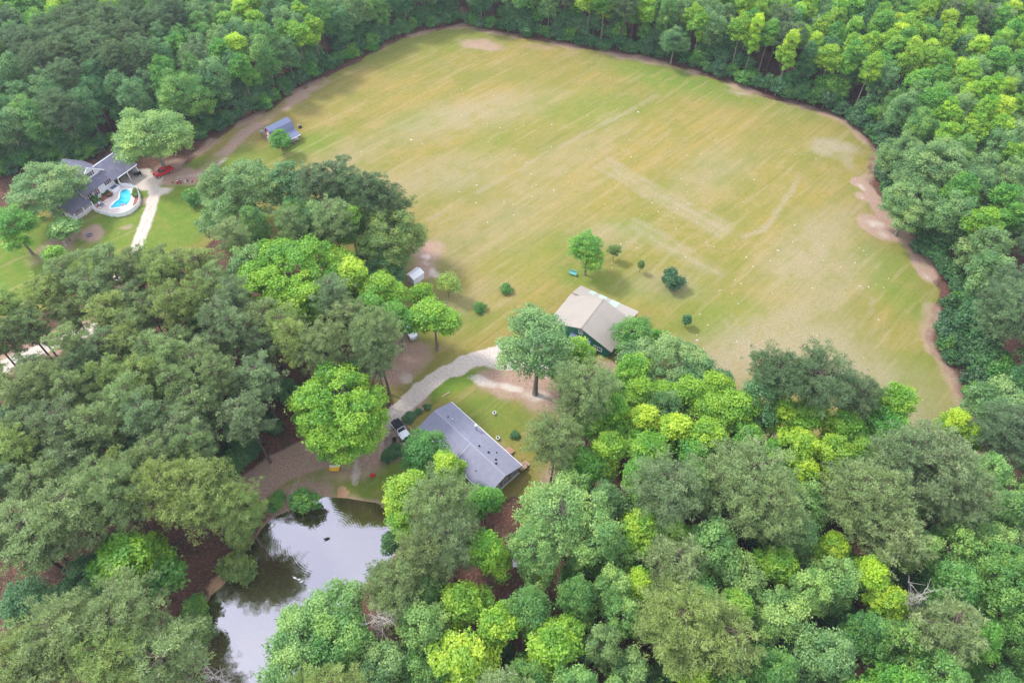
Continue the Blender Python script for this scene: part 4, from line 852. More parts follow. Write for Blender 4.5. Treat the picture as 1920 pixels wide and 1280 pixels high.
# ================================================================== grey roofed house (two slopes, ridge along local x)
def gable(mb, x0, x1, hw0, hw1, ze, zr, t=.18, ov=0):
    """two roof slabs, ridge along x; hw0 on -y side, hw1 on +y side"""
    mb.slab([(x0,-hw0,ze),(x1,-hw0,ze),(x1,0,zr),(x0,0,zr)], t); mb.slab([(x0,0,zr),(x1,0,zr),(x1,hw1,ze),(x0,hw1,ze)], t)
def window(par, face, a, b, z, w_, h_, mull=2, shut=True, ax='x', sgn=1, shcol='shutter'):
    """window on a wall: face = wall coordinate, a..: along-wall centre ; ax = axis along the wall"""
    def bx(mb, a0, a1, f0, f1, z0, z1):
        f0, f1 = sorted((face+sgn*f0, face+sgn*f1))
        return mb.box(a0, a1, f0, f1, z0, z1) if ax == 'x' else mb.box(f0, f1, a0, a1, z0, z1)
    f = MB(); t = .09
    bx(f, a-w_/2-t, a+w_/2+t, .012, .09, z+h_/2, z+h_/2+t); bx(f, a-w_/2-t, a+w_/2+t, .012, .12, z-h_/2-t, z-h_/2)
    bx(f, a-w_/2-t, a-w_/2, .012, .085, z-h_/2, z+h_/2); bx(f, a+w_/2, a+w_/2+t, .012, .085, z-h_/2, z+h_/2)
    for i in range(1, mull): c = a-w_/2+w_*i/mull; bx(f, c-.03, c+.03, .05, .075, z-h_/2, z+h_/2)
    bx(f, a-w_/2, a+w_/2, .05, .07, z-.03, z+.03)
    fr = f.build('window', M['white'], par)
    bx(g_ := MB(), a-w_/2, a+w_/2, .008, .045, z-h_/2, z+h_/2); g_.build('pane', M['glass'], fr)
    if shut:
        for s_ in (-1, 1):
            c = a+s_*(w_/2+t+.22); q = MB(); bx(q, c-.2, c+.2, .01, .06, z-h_/2, z+h_/2); q.build('shutter', M[shcol], par)
def post(par, pts, r=.07, name='post', mat='white'):
    for x, y, z0, z1 in pts: MB().box(x-r, x+r, y-r, y+r, z0, z1).build(name, M[mat], par)
hm = empty('house', (-8.2, 69.1, 0), R_(-45.8)); tag(hm, 'long single storey house with a light grey shingle roof between pond and gravel driveway', 'house')
L2 = 10.1
MB().box(-9.7, 9.7, -3.8, 3.8, -.3, 2.62).build('wall', M['tansiding'], hm)
g1 = MB().ext([(-3.8,2.62),(3.8,2.62),(0,3.9)], 'x', 9.45, 9.7); g1.ext([(-3.8,2.62),(3.8,2.62),(0,3.9)], 'x', -9.7, -9.45); g1.build('gable_wall', M['tansiding'], hm)
rb = MB(); rb.slab([(-L2,0,4.2),(L2,0,4.2),(L2,4.25,2.75),(-L2,4.25,2.75)], .16); rb.slab([(-L2,-4.25,2.75),(.6,-4.25,2.75),(.6,0,4.2),(-L2,0,4.2)], .16)
roof = rb.build('roof', M['shingle'], hm)
MB().slab([(.6,-4.75,2.7),(L2,-4.75,2.7),(L2,0,4.26),(.6,0,4.26)], .16).build('raised_roof_slope', M['shingle'], hm)
rc = MB(); rc.slab([(-L2+.05,-.13,4.19),(L2-.05,-.13,4.27),(L2-.05,0,4.33),(-L2+.05,0,4.26)], .03); rc.slab([(-L2+.05,0,4.26),(L2-.05,0,4.33),(L2-.05,.13,4.25),(-L2+.05,.13,4.19)], .03)
rc.slab([(.45,-4.7,2.76),(.72,-4.7,2.8),(.72,0,4.34),(.45,0,4.28)], .03); rc.build('ridge_cap', M['ridgecap'], roof)
gt = MB(); gt.box(-L2, .55, -4.37, -4.25, 2.5, 2.68); gt.box(.65, L2, -4.87, -4.75, 2.46, 2.62); gt.box(-L2, L2, 4.25, 4.37, 2.5, 2.68); gt.build('gutter', M['white'], roof)
def rz_(y): return 4.2-abs(y)*1.45/4.25
ch = MB().tube([(-1.6,3.3,2.6),(-1.6,3.3,4.6)], .16, 10).build('chimney_pipe', M['steel'], roof)
MB().tube([(-1.6,3.3,4.58),(-1.6,3.3,4.7),(-1.6,3.3,4.85)], [.27,.27,.04], 10).build('chimney_cap', M['white'], ch)
for x, y, r in [(-7.2,1.0,.13),(-6.2,1.2,.22),(1.9,.9,.2),(4.1,1.3,.2),(5.0,2.5,.13),(6.2,1.2,.2),(6.9,.6,.2),(5.1,-2.9,.12)]:
    mt = 'steel' if r == .22 else 'dark'; MB().tube([(x,y,rz_(y)-.1),(x,y,rz_(y)+.2),(x,y,rz_(y)+.28)], [r,r,r*.5], 8).build('roof_vent', M[mt], roof)
for a in (-2.0, .2): window(hm, 9.7, a, 0, 1.6, 1.0, 1.0, ax='y', sgn=1, shut=False)
window(hm, 9.7, 2.6, 0, 1.5, 1.2, 1.2, ax='y', shut=False)
for a in (-7, -3.5, 3, 7): window(hm, 3.8, a, 0, 1.6, 1.1, 1.1, sgn=1, shut=False)
for a in (-8, -5.5, 3, 6.5): window(hm, -3.8, a, 0, 1.6, 1.1, 1.1, sgn=-1, shut=False)
MB().box(-2.9,-2.0,-3.87,-3.8,.3,2.3).build('door', M['white'], hm)
MB().box(-9.9,9.9,-3.87,3.87,-.3,.25).build('skirting', M['white'], hm)
# front deck with rail (near side, left) and a rear landing with steps (right end)
dk_ = empty('wooden_deck', tuple(hm.matrix_basis @ Vector((-7.6,-6.4,0))), R_(-45.8)); tag(dk_, 'small wooden deck with white railing at the left end of the grey roofed house', 'deck')
MB().box(-2.2,2.6,-2.0,2.35,.45,.6).build('deck_floor', M['wood'], dk_)
post(dk_, [(-2.1,-1.9,-.2,.45),(2.5,-1.9,-.2,.45),(-2.1,2.2,-.2,.45),(2.5,2.2,-.2,.45)], .08, 'leg', 'timber')
rl = MB()
for y0 in (-2.0,): rl.box(-2.2,2.6,y0-.03,y0+.05,1.4,1.5); rl.box(-2.2,2.6,y0-.02,y0+.04,.7,.78)
rl.box(-2.27,-2.15,-2.0,2.35,1.4,1.5); rl.box(-2.25,-2.17,-2.0,2.35,.7,.78)
for i in range(17): rl.box(-2.2+i*.3,-2.15+i*.3,-2.02,-1.97,.6,1.42); 
for i in range(15): rl.box(-2.23,-2.19,-2.0+i*.3,-1.95+i*.3,.6,1.42)
rl.build('railing', M['white'], dk_)
for i, (x, y) in enumerate([(-1.5,.6),(-1.5,-.7)]):
    q = empty('patio_chair', tuple(dk_.matrix_basis @ Vector((x,y,.6))), R_(-45.8)); tag(q, 'red cushioned chair on the small deck, the one %s' % ('nearer the house' if i == 0 else 'farther from the house'), 'chair', 'red chairs on the small deck')
    MB().box(-.35,.35,-.35,.35,.36,.5).build('seat', M['redpaint'], q); MB().box(-.35,-.22,-.35,.35,.5,1.0).build('backrest', M['redpaint'], q)
    for sx in (-.32,.28):
        for sy in (-.32,.28): MB().box(sx,sx+.05,sy,sy+.05,0,.36).build('leg', M['steel'], q)
gr = empty('kettle_grill', tuple(dk_.matrix_basis @ Vector((-1.85,1.6,.6)))); tag(gr, 'black kettle grill beside the white railing of the small deck', 'grill')
MB().ball((0,0,.75),(.32,.32,.28),10,6).build('bowl', M['black'], gr)
for k in range(3): a = k*2.09; MB().tube([(.1*math.cos(a),.1*math.sin(a),.6),(.3*math.cos(a),.3*math.sin(a),0)], .02, 5).build('leg', M['steel'], gr)
bk = empty('back_porch', tuple(hm.matrix_basis @ Vector((4.5,-5.9,0))), R_(-45.8)); tag(bk, 'pale railed porch along the lower side of the grey roofed house beneath the lime trees', 'porch')
MB().box(-3.5,3.5,-1.2,1.1,.4,.55).build('porch_floor', M['wood'], bk)
q = MB(); q.box(-3.5,3.5,-1.2,-1.12,1.35,1.45); q.box(-3.5,3.5,-1.19,-1.13,.7,.76)
for i in range(24): q.box(-3.48+i*.3,-3.43+i*.3,-1.18,-1.14,.55,1.37)
q.build('railing', M['white'], bk); post(bk, [(-3.4,-1.1,-.3,1.5),(0,-1.1,-.3,1.5),(3.4,-1.1,-.3,1.5)], .07)
stp = empty('wooden_steps', tuple(hm.matrix_basis @ Vector((9.6,5.2,0))), R_(-45.8)); tag(stp, 'wooden landing with rails and steps at the right end of the grey roofed house', 'steps')
MB().box(-1.0,.6,-1.0,.5,.6,.75).build('landing', M['wood'], stp); post(stp, [(-.95,-.95,-.3,1.6),(.55,-.95,-.3,1.6),(-.95,.45,-.3,1.6),(.55,.45,-.3,1.6)], .05, 'post', 'wood')
for i in range(3): MB().box(-.8,.4,.5+i*.3,.8+i*.3,.45-i*.18,.53-i*.18).build('tread', M['wood'], stp)
q = MB(); q.box(-1.0,-.92,-1,.5,1.5,1.6); q.box(.52,.6,-1,.5,1.5,1.6); q.build('rail', M['wood'], stp)
# small things round the house
def bucket():
    pass
def at(px, py, z=0): p = P(px, py, z); return (p.x, p.y, gz(p.x, p.y))
for px, py, lb in [(927,776,'white tub standing on the grass behind the chimney of the grey roofed house'),(933.5,823,'small white tub close to the back wall of the grey roofed house')]:
    q = empty('white_tub', at(px, py)); tag(q, lb, 'tub')
    t_ = MB().tube([(0,0,-.05),(0,0,.55)], [.26,.34], 12).build('tub_body', M['white'], q); MB().tube([(0,0,.53),(0,0,.6)], [.37,.37], 12).build('rim', M['white'], q); MB().tube([(0,0,.56),(0,0,.615)], .27, 10).build('contents', M['dark'], q)
q = empty('log_pile', at(956,846), R_(-45)); tag(q, 'low pile of cut logs against the back of the grey roofed house', 'log pile')
for i in range(9): MB().tube([(-.8+random.uniform(-.1,.1),-.5+.3*(i%4),.14+.25*(i//4)),(.8,-.5+.3*(i%4),.14+.25*(i//4))], .13, 7).build('log', M['timber'], q)
def beam(name, p0, p1, wd, h, lab, mat='timber', cat='timber edging'):
    a, b = Vector(at(*p0)), Vector(at(*p1)); d = b-a; q = MB().box(0, d.length, -wd/2, wd/2, -.1, h).build(name, M[mat], None, a, math.atan2(d.y, d.x)); return tag(q, lab, cat)
beam('timber_edging', (757,792),(780,812), .25,.22, 'reddish timber edging between white off-road car and grey roofed house')
beam('timber_edging', (714,836),(729,850), .25,.22, 'reddish timber edging at the end of the parking spot under the maple')
beam('timber_edging', (778,778),(803,762), .2,.2, 'thin timber edging of the bed at the left end of the grey roofed house')
beam('timber_board', (829,744),(843,735.5), .3,.15, 'short plank lying on the grass above the left end of the grey roof', 'wood', 'plank')
beam('drain_pipe', (530,945),(541,958), .22,.25, 'rusty pipe running down the bank into the top of the pond', 'timber', 'pipe')
beam('fallen_log', (1325,885),(1345,850), .35,.3, 'dark fallen log on the red ground, the lower of two beside the bright band', 'pinebark', 'log')
beam('fallen_log', (1350,868),(1366,828), .3,.28, 'dark fallen log on the red ground, the upper of two beside the bright band', 'pinebark', 'log')
for px, py, r, h, lb in [(765,788,.85,1.2,'round shrub at the corner of the bed beside the parked white car'),(771,781,.8,1.0,'round shrub second in the bed beside the parked white car'),(785,773,.6,.8,'small shrub in the middle of the bed at the left house end'),
                         (801,765,.6,.9,'small dark shrub at the far end of the bed by the left house corner'),(730,858,1.1,1.4,'dark shrub on the edging below the parked white car'),(742,848,1.2,1.5,'greyish shrub between the deck and the lower timber edging'),
                         (965,818,.7,1.0,'small lone shrub on the grass behind the right half of the grey roofed house'),(862,395,.0,0,'')]:
    if r: foot('ball', px, py, r, h, 'oakdark', lb)
# ---- benches and small furniture
def swing_bench(px, py, rz, mat, lb):
    q = empty('garden_bench', at(px, py), R_(rz), 1.25); tag(q, lb, 'bench')
    MB().box(-.75,.75,-.3,.3,.42,.5).build('seat', M[mat], q, bevel=.02)
    b = MB(); b.box(-.75,.75,.28,.36,.9,1.0); b.box(-.75,.75,.27,.33,.6,.7)
    for i in range(6): b.box(-.7+i*.27,-.64+i*.27,.29,.34,.5,.92)
    b.build('backrest', M['white' if mat == 'yellow' else mat], q)
    for sx in (-.75,.68): MB().box(sx,sx+.07,-.32,.36,.62,.7).build('armrest', M[mat], q); MB().box(sx,sx+.07,-.32,-.25,-.1,.62).build('leg', M[mat], q); MB().box(sx,sx+.07,.29,.36,-.1,.95).build('leg', M[mat], q)
swing_bench(628,882,0,'yellow','yellow bench with a pale backrest on the grass above the pond')
swing_bench(1074,515,-25,'tealpaint','teal bench at the foot of the bright green bushy tree')
q = empty('low_table', at(699,893), 0, 1.2); tag(q, 'small red low table on the grass near the right end of the pond', 'table')
MB().box(-.4,.4,-.3,.3,.35,.42).build('tabletop', M['redpaint'], q, bevel=.02)
for sx in (-.36,.3):
    for sy in (-.26,.2): MB().box(sx,sx+.06,sy,sy+.06,-.1,.35).build('leg', M['redpaint'], q)
q = empty('white_table', at(967,1057), R_(4), 1); tag(q, 'white slatted table on the red straw clearing', 'table')
b = MB()
for i in range(6): b.box(-.55,.55,-.75+i*.26,-.53+i*.26,.68,.74)
b.build('tabletop', M['white'], q)
for sx in (-.5,.42):
    for sy in (-.7,.6): MB().box(sx,sx+.08,sy,sy+.08,-.15,.68).build('leg', M['white'], q)
q = empty('plastic_barrel', at(1143,888)); tag(q, 'blue barrel in the dark gap of the lower woods', 'barrel')
MB().tube([(0,0,-.1),(0,0,.1),(0,0,.45),(0,0,.8),(0,0,.9)], [.26,.3,.33,.3,.26], 12).build('barrel_body', M['bluebarrel'], q); MB().tube([(0,0,.89),(0,0,.93)], .27, 12).build('lid', M['white'], q)
# ================================================================== water birds
def duck(px, py, rz, mat, lb, name='duck', sc=1.0):
    p = P(px, py, -.45); q = empty(name, (p.x, p.y, -.45), R_(rz), sc); tag(q, lb, 'duck')
    b = MB(); b.ball((0,0,.1),(.32,.17,.16),12,8); b.tube([(.2,0,.12),(.3,0,.28),(.33,0,.36)], [.08,.05,.05], 8); b.ball((.35,0,.4),(.08,.06,.06),8,6); b.tube([(-.26,0,.14),(-.42,0,.22)], [.09,.02], 6)
    b.build('body', M[mat], q); MB().tube([(.41,0,.4),(.49,0,.385)], [.03,.015], 6).build('beak', M['yellow'], q)
duck(613,1010,200,'plum','dark duck swimming alone in the middle of the pond inside its ripples', sc=1.4)
for i, (px, py) in enumerate([(553,1083),(561,1086),(566,1090)]): duck(px, py, 160+i*25, 'whiteplum', ('left', 'middle', 'right')[i]+' one of three white birds on the reflection in the pond', sc=1.0)
duck(511,985,60,'whiteplum','white bird on the dark water near the upper left bank', sc=1.2)
duck(470,1065,100,'whiteplum','white bird at the left bank under the pines', sc=1.5)
# ================================================================== white shed
q = empty('garden_shed', at(780,524), R_(48)); tag(q, 'small white gabled shed at the field corner under the olive oak', 'shed')
MB().box(-1.6,1.6,-1.15,1.15,-.1,2.0).build('wall', M['siding'], q)
g1 = MB().ext([(-1.15,2.0),(1.15,2.0),(0,2.5)], 'x', 1.5, 1.6); g1.ext([(-1.15,2.0),(1.15,2.0),(0,2.5)], 'x', -1.6, -1.5); g1.build('gable_wall', M['siding'], q)
b = MB(); gable(b, -1.75, 1.75, 1.35, 1.35, 1.98, 2.62, .08); b.build('roof', M['white'], q)
d_ = MB().box(-.5,.5,-1.2,-1.152,0,1.8).build('door', M['white'], q); MB().box(.35,.42,-1.24,-1.2,.85,1.0).build('handle', M['steel'], d_)
# ================================================================== green barn
gb = empty('green_barn', (14.7, 96.1, 0), R_(57)); tag(gb, 'dark green barn with a wide tan metal roof at the edge of the grass', 'barn')
ZE, ZR = 3.1, 5.9
MB().box(.35, 9.9, -7.0, 7.0, -.3, ZE).build('wall', M['greenwall'], gb)
g1 = MB().ext([(-7.0,ZE),(7.0,ZE),(0,ZR-.25)], 'x', .35, .5); g1.ext([(-7.0,ZE),(7.0,ZE),(0,ZR-.25)], 'x', 9.75, 9.9); g1.build('gable_wall', M['greenwall'], gb)
b = MB(); b.slab([(-.1,-7.7,ZE-.15),(10.2,-7.7,ZE-.15),(10.2,0,ZR),(-.1,0,ZR)], .1); b.slab([(-.1,0,ZR),(10.2,0,ZR),(10.2,8.1,ZE-.25),(-.1,8.1,ZE-.25)], .1)
rf = b.build('roof', M['tanmetal'], gb)
b = MB(); b.slab([(-.1,-.2,ZR-.02),(10.2,-.2,ZR-.02),(10.2,0,ZR+.08),(-.1,0,ZR+.08)], .03); b.slab([(-.1,0,ZR+.08),(10.2,0,ZR+.08),(10.2,.2,ZR-.02),(-.1,.2,ZR-.02)], .03); b.build('ridge_cap', M['tanmetal'], rf)
MB().slab([(9.95,-7.3,3.75),(13.9,-7.3,2.6),(13.9,7.6,2.6),(9.95,7.6,3.75)][::-1], .08).build('rear_roof', M['tanrear'], gb)
for y0, y1 in ((3.4,4.8),(.6,2.4),(-2.6,-.6)):
    x0 = 12.4 if y0 > 0 else 11.0; zz = lambda x: 3.75-(x-9.95)*1.15/3.95+.03
    MB().slab([(x0,y0,zz(x0)),(13.88,y0,zz(13.88)),(13.88,y1,zz(13.88)),(x0,y1,zz(x0))][::-1], .02).build('skylight_panel', M['aqua'], gb)
for y in (-7,-3.5,0,3.5,7.2): MB().box(13.5,13.65,y-.07,y+.07,-.3,2.62).build('post', M['timber'], gb)
window(gb, .35, 0.1, 0, 4.35, .9, 1.1, ax='y', sgn=-1, shut=False, mull=3)
window(gb, .35, -4.3, 0, 1.6, 1.9, .9, ax='y', sgn=-1, shut=False, mull=2)
q = MB(); q.slab([(-2.2,-2.6,2.0),(-2.2,2.2,2.0),(.33,2.2,2.8),(.33,-2.6,2.8)][::-1], .06); aw = q.build('porch_roof', M['aqua'], gb)
MB().slab([(-.7,-2.62,2.57),(-.7,2.22,2.57),(.34,2.22,2.9),(.34,-2.62,2.9)][::-1], .05).build('flashing', M['bluemetal'], aw)
post(gb, [(-2.1,-2.5,-.3,1.95),(-2.1,2.1,-.3,1.95)], .07, 'porch_post', 'white')
MB().box(.3,.348,-.6,1.4,0,2.1).build('door', M['white'], gb)
# ================================================================== red barn (gambrel)
rd = empty('red_barn', (-69.4, 170.8, 0), R_(47)); tag(rd, 'little dark red barn with white trim, blue-grey gambrel roof and two open lean-tos', 'barn')
pf = [(-2.0,-.2),(2.0,-.2),(2.0,3.0),(1.35,4.55),(0,5.25),(-1.35,4.55),(-2.0,3.0)]
MB().ext(pf, 'x', .15, 7.2).build('wall', M['redwall'], rd)
b = MB()
for s_ in (-1, 1):
    for (y0,z0),(y1,z1) in (((2.15,2.85),(1.4,4.68)),((1.4,4.68),(0,5.4))):
        p = [(-.1,s_*y0,z0),(7.45,s_*y0,z0),(7.45,s_*y1,z1),(-.1,s_*y1,z1)]; b.slab(p if s_ < 0 else p[::-1], .08)
b.build('roof', M['bluemetal'], rd)
for s_ in (-1, 1):
    p = [(.1,s_*2.02,2.75),(.1,s_*5.0,1.95),(7.3,s_*5.0,1.95),(7.3,s_*2.02,2.75)]; lr = MB().slab(p if s_ > 0 else p[::-1], .07).build('lean_to_roof', M['bluemetal'], rd)
    for x in (.3, 2.7, 5.0, 7.1): MB().box(x-.08,x+.08,s_*4.8-.08,s_*4.8+.08,-.3,1.98).build('post', M['timber'], rd)
    MB().box(.1,7.3,s_*5.0-.04,s_*5.0+.04,1.84,1.96).build('fascia', M['white'], rd)
b = MB()
def strip(p0, p1, w_=.16):
    (y0,z0),(y1,z1) = p0, p1; d = math.hypot(y1-y0,z1-z0); ny_, nz_ = -(z1-z0)/d*w_/2, (y1-y0)/d*w_/2
    b.ext([(y0+ny_,z0+nz_),(y1+ny_,z1+nz_),(y1-ny_,z1-nz_),(y0-ny_,z0-nz_)], 'x', .08, .148)
for k in range(1, 6): strip(pf[k+0 if k < 6 else 0], pf[(k+1) % 7])
strip((-1.95,2.9),(1.95,2.9)); strip((2,3),(2,0)); strip((-2,3),(-2,0)); b.build('trim', M['white'], rd)
dd = MB(); dd.box(.06,.14,-.95,.95,0,2.3); do = dd.build('door', M['redwall'], rd)
b = MB(); strip((-.95,0),(.95,2.3),.14); strip((-.95,2.3),(.95,0),.14); strip((-.95,0),(-.95,2.3),.14); strip((.95,0),(.95,2.3),.14); strip((-.95,2.3),(.95,2.3),.14)
for i in range(len(b.v)): b.v[i] = (b.v[i][0]-.1, b.v[i][1], b.v[i][2])
b.build('brace', M['white'], do)
MB().box(.1,.149,-.4,.4,3.2,4.1).build('loft_door', M['white'], rd)
q = empty('garden_roller', at(563,240), .6); tag(q, 'small dark lawn roller on the grass right of the red barn', 'lawn roller'); MB().tube([(-.5,0,.3),(.5,0,.3)], .32, 12).build('drum', M['rubber'], q); MB().tube([(-.5,0,.3),(-.3,1,.7),(.3,1,.7),(.5,0,.3)], .04, 5).build('handle', M['steel'], q)
q = empty('utility_trailer', tuple(rd.matrix_basis @ Vector((5.4,-3.6,0))), R_(47)); tag(q, 'grey flat trailer parked beneath the near lean-to of the red barn', 'trailer')
MB().box(-1.4,1.4,-.7,.7,.45,.6).build('bed', M['steel'], q)
for sy in (-.8,.8): MB().tube([(0,sy-.1,.3),(0,sy+.1,.3)], .32, 12).build('wheel', M['rubber'], q)
# ================================================================== white house with pool
wh = empty('white_house', (-110.9, 143.4, 0), R_(63)); tag(wh, 'white gabled house with dark grey roofs and dark red shutters beside the pool', 'house')
# local: x along the pool side front (towards the garage), -y towards the pool side, +y back
def Wq(u, v): return u, -v
MB().box(.3, 9.4, .5, 9.5, -.3, 3.6).build('wall', M['siding'], wh)
gp = [(.9,3.6),(9.3,3.6),(9.3,4.7),(5.1,7.85),(.9,4.7)]
b = MB(); b.ext(gp, 'y', 2.0, 2.15); b.ext(gp, 'y', 10.3, 10.45); b.build('gable_wall', M['siding'], wh)
MB().box(.95, 9.25, 2.2, 10.25, 3.6, 4.6).build('upper_wall', M['siding'], wh)
b = MB(); b.slab([(.5,1.85,4.45),(5.1,1.85,8.05),(5.1,10.7,8.05),(.5,10.7,4.45)], .14); b.slab([(5.1,1.85,8.05),(9.7,1.85,4.45),(9.7,10.7,4.45),(5.1,10.7,8.05)], .14); b.build('roof', M['darkshingle'], wh)
b = MB(); b.slab([(-.1,-.45,3.55),(9.6,-.45,3.55),(9.6,1.99,4.95),(-.1,1.99,4.95)], .14); b.build('shed_roof', M['darkshingle'], wh)
b = MB(); b.slab([(9.61,-.5,3.62),(9.85,-.5,3.62),(9.85,2.2,5.2),(9.61,2.2,5.2)], .35); b.slab([(.4,1.62,4.42),(5.1,1.62,8.12),(5.1,1.84,8.12),(.4,1.84,4.42)], .26); b.slab([(5.1,1.62,8.12),(9.8,1.62,4.42),(9.8,1.84,4.42),(5.1,1.84,8.12)], .26)
b.build('fascia', M['white'], wh)
b = MB(); b.slab([(-4.5,2.2,2.9),(1.2,2.2,2.9),(1.2,6.5,5.6),(-4.5,6.5,5.6)], .14); b.slab([(-4.5,6.5,5.6),(1.2,6.5,5.6),(1.2,11,2.9),(-4.5,11,2.9)], .14); b.build('left_wing_roof', M['darkshingle'], wh)
b = MB().box(-4.2,.3,2.6,10.6,-.3,2.9); b.ext([(2.6,2.9),(10.6,2.9),(6.5,5.35)], 'x', -4.2, -4.05); b.build('left_wing_wall', M['siding'], wh)
b = MB(); b.slab([(2.5,10.8,3.2),(8.4,10.8,3.2),(8.4,14.2,2.5),(2.5,14.2,2.5)], .12); b.build('back_porch_roof', M['darkshingle'], wh); post(wh, [(2.8,14,-.3,2.5),(5.4,14,-.3,2.5),(8.2,14,-.3,2.5)], .09)
# garage wing: ridge along x
b = MB(); b.slab([(8.2,-1.5,3.05),(16.2,-1.5,3.05),(16.2,3.6,6.05),(7.0,3.6,6.05)], .14); b.slab([(7.0,3.6,6.05),(16.2,3.6,6.05),(16.2,8.7,3.05),(8.2,8.7,3.05)], .14); b.build('garage_roof', M['darkshingle'], wh)
b = MB(); b.slab([(7.0,3.6,6.1),(16.3,3.6,6.1),(16.3,3.78,6.1),(7.0,3.78,6.1)], .1); b.box(16.2,16.32,-1.5,8.7,2.9,3.05); b.build('garage_ridge_trim', M['white'], wh)
b = MB().box(9.5,16.0,3.0,8.3,-.3,3.0); b.box(15.8,16.0,-1.2,3.0,-.3,3.0); b.ext([(-1.2,3.0),(8.3,3.0),(3.6,5.75)], 'x', 15.8, 16.0); b.build('garage_wall', M['siding'], wh)
MB().box(9.6,15.8,2.9,2.995,0,2.6).build('carport_shade_panel', M['dark'], wh)  # near-black sheet over the siding, paints the shade inside the open carport
b = MB(); b.box(9.5,16.2,-1.62,-1.5,2.85,3.05); b.build('carport_fascia', M['white'], wh); post(wh, [(9.6,-1.3,-.3,2.95),(12.8,-1.3,-.3,2.95),(15.9,-1.3,-.3,2.95)], .1)
sk = MB().slab([(14.6,2.4,5.46),(15.6,2.4,5.46),(15.6,3.2,5.93),(14.6,3.2,5.93)], .04).build('skylight', M['aqua'], wh)
window(wh, 2.0, 5.1, 0, 6.0, 1.5, 1.1, sgn=-1); window(wh, .5, 7.6, 0, 2.4, .9, 1.2, sgn=-1); window(wh, .5, 3.4, 0, 1.9, 1.0, 1.8, sgn=-1); window(wh, .5, 1.5, 0, 1.9, 1.2, 1.8, sgn=-1)
post(wh, [(.1,-.05,-.3,2.8),(2.3,-.05,-.3,2.8)], .07)
# porch at the left corner
pc = empty('front_porch', tuple(wh.matrix_basis @ Vector((-2.2,-.6,0))), R_(63)); tag(pc, 'white railed front porch at the lower left corner of the white house', 'porch')
MB().box(-3.6,2.2,-1.5,3.1,.2,.35).build('porch_floor', M['concrete'], pc); MB().slab([(-3.8,-1.4,2.4),(2.0,-1.4,2.4),(2.0,3.0,3.1),(-3.8,3.0,3.1)], .12).build('porch_roof', M['darkshingle'], pc)
b = MB(); b.box(-3.6,2.2,-1.5,-1.42,1.15,1.25); b.box(-3.6,-3.52,-1.5,3.1,1.15,1.25)
for i in range(29): b.box(-3.6+i*.2,-3.54+i*.2,-1.49,-1.43,.35,1.17)
for i in range(22): b.box(-3.59,-3.53,-1.5+i*.2,-1.44+i*.2,.35,1.17)
b.build('railing', M['white'], pc); post(pc, [(-3.5,-1.4,-.3,2.35),(-.7,-1.4,-.3,2.35),(2.0,-1.4,-.3,2.35)], .09)
# deck, pool, fence
def Z5(x, y): return (100+x/8, 280+y/8)
FEN = [Z5(1000,530),Z5(1090,540),Z5(1180,555),Z5(1250,590),Z5(1290,660),Z5(1300,740),Z5(1285,810),Z5(1230,880),Z5(1150,940),Z5(1060,975),Z5(960,990),Z5(860,985),Z5(780,960),Z5(700,940),Z5(620,910),Z5(575,870)]
FW = [P(a, b, .6) for a, b in FEN]
deckp = [(p.x, p.y) for p in FW]+[tuple((wh.matrix_basis @ Vector((u, .3, 0))).xy) for u in (.3, 9.3)]
tag(MB().prism(deckp, -.3, .12).build('pool_deck', M['concrete']), kind='structure')
pw = PL([Z5(*q_) for q_ in [(1020,620),(1060,604),(1110,600),(1150,620),(1165,670),(1168,720),(1150,780),(1110,830),(1060,855),(990,865),(930,872),(860,884),(862,862),(890,838),(915,800),(950,775),(985,750),(1000,715),(1002,665)]], .12)
def smooth(poly, it=2):
    for _ in range(it):
        o = []
        for i in range(len(poly)): a, b = poly[i], poly[(i+1) % len(poly)]; o += [(a[0]*.75+b[0]*.25, a[1]*.75+b[1]*.25), (a[0]*.25+b[0]*.75, a[1]*.25+b[1]*.75)]
        poly = o
    return poly
pw = smooth(pw); c_ = np.mean(pw, 0)
def grow(poly, k):
    o = []; n_ = len(poly)
    for i in range(n_):
        a, b = np.array(poly[i-1]), np.array(poly[(i+1) % n_]); t = (b-a)/np.linalg.norm(b-a); nn = np.array([t[1], -t[0]]); p = np.array(poly[i])
        o.append(p+nn*k)
    return [tuple(p) for p in o]
sgn_ = 1 if sum(pw[i][0]*pw[(i+1) % len(pw)][1]-pw[(i+1) % len(pw)][0]*pw[i][1] for i in range(len(pw))) > 0 else -1
pool = empty('swimming_pool', (0, 0, 0)); tag(pool, 'turquoise kidney shaped swimming pool inside the curved white fence', 'swimming pool')
MB().prism(grow(pw, .45*sgn_), .10, .17).build('coping', M['coping'], pool)
def poolmat():
    m, n, l = newmat('pool_water'); o = n.new('ShaderNodeOutputMaterial'); b = n.new('ShaderNodeBsdfPrincipled'); b.inputs['Roughness'].default_value = .08
    t = n.new('ShaderNodeTexCoord'); z = n.new('ShaderNodeTexNoise'); z.inputs['Scale'].default_value = .35; z.inputs['Detail'].default_value = 3; l.new(t.outputs['Object'], z.inputs['Vector'])
    r = n.new('ShaderNodeValToRGB'); r.color_ramp.elements[0].position = .4; r.color_ramp.elements[1].position = .6; r.color_ramp.elements[0].color = (.01,.33,.50,1); r.color_ramp.elements[1].color = (.10,.55,.62,1)
    l.new(z.outputs['Fac'], r.inputs['Fac']); l.new(r.outputs[0], b.inputs['Base Color']); l.new(b.outputs[0], o.inputs[0]); return m
MB().quad(*[(x, y, .185) for x, y in (pw if sgn_ > 0 else pw[::-1])]).build('pool_water', poolmat(), pool)
fn = empty('white_fence', (0, 0, 0)); tag(fn, 'curved white vinyl fence round the pool deck of the white house', 'fence')
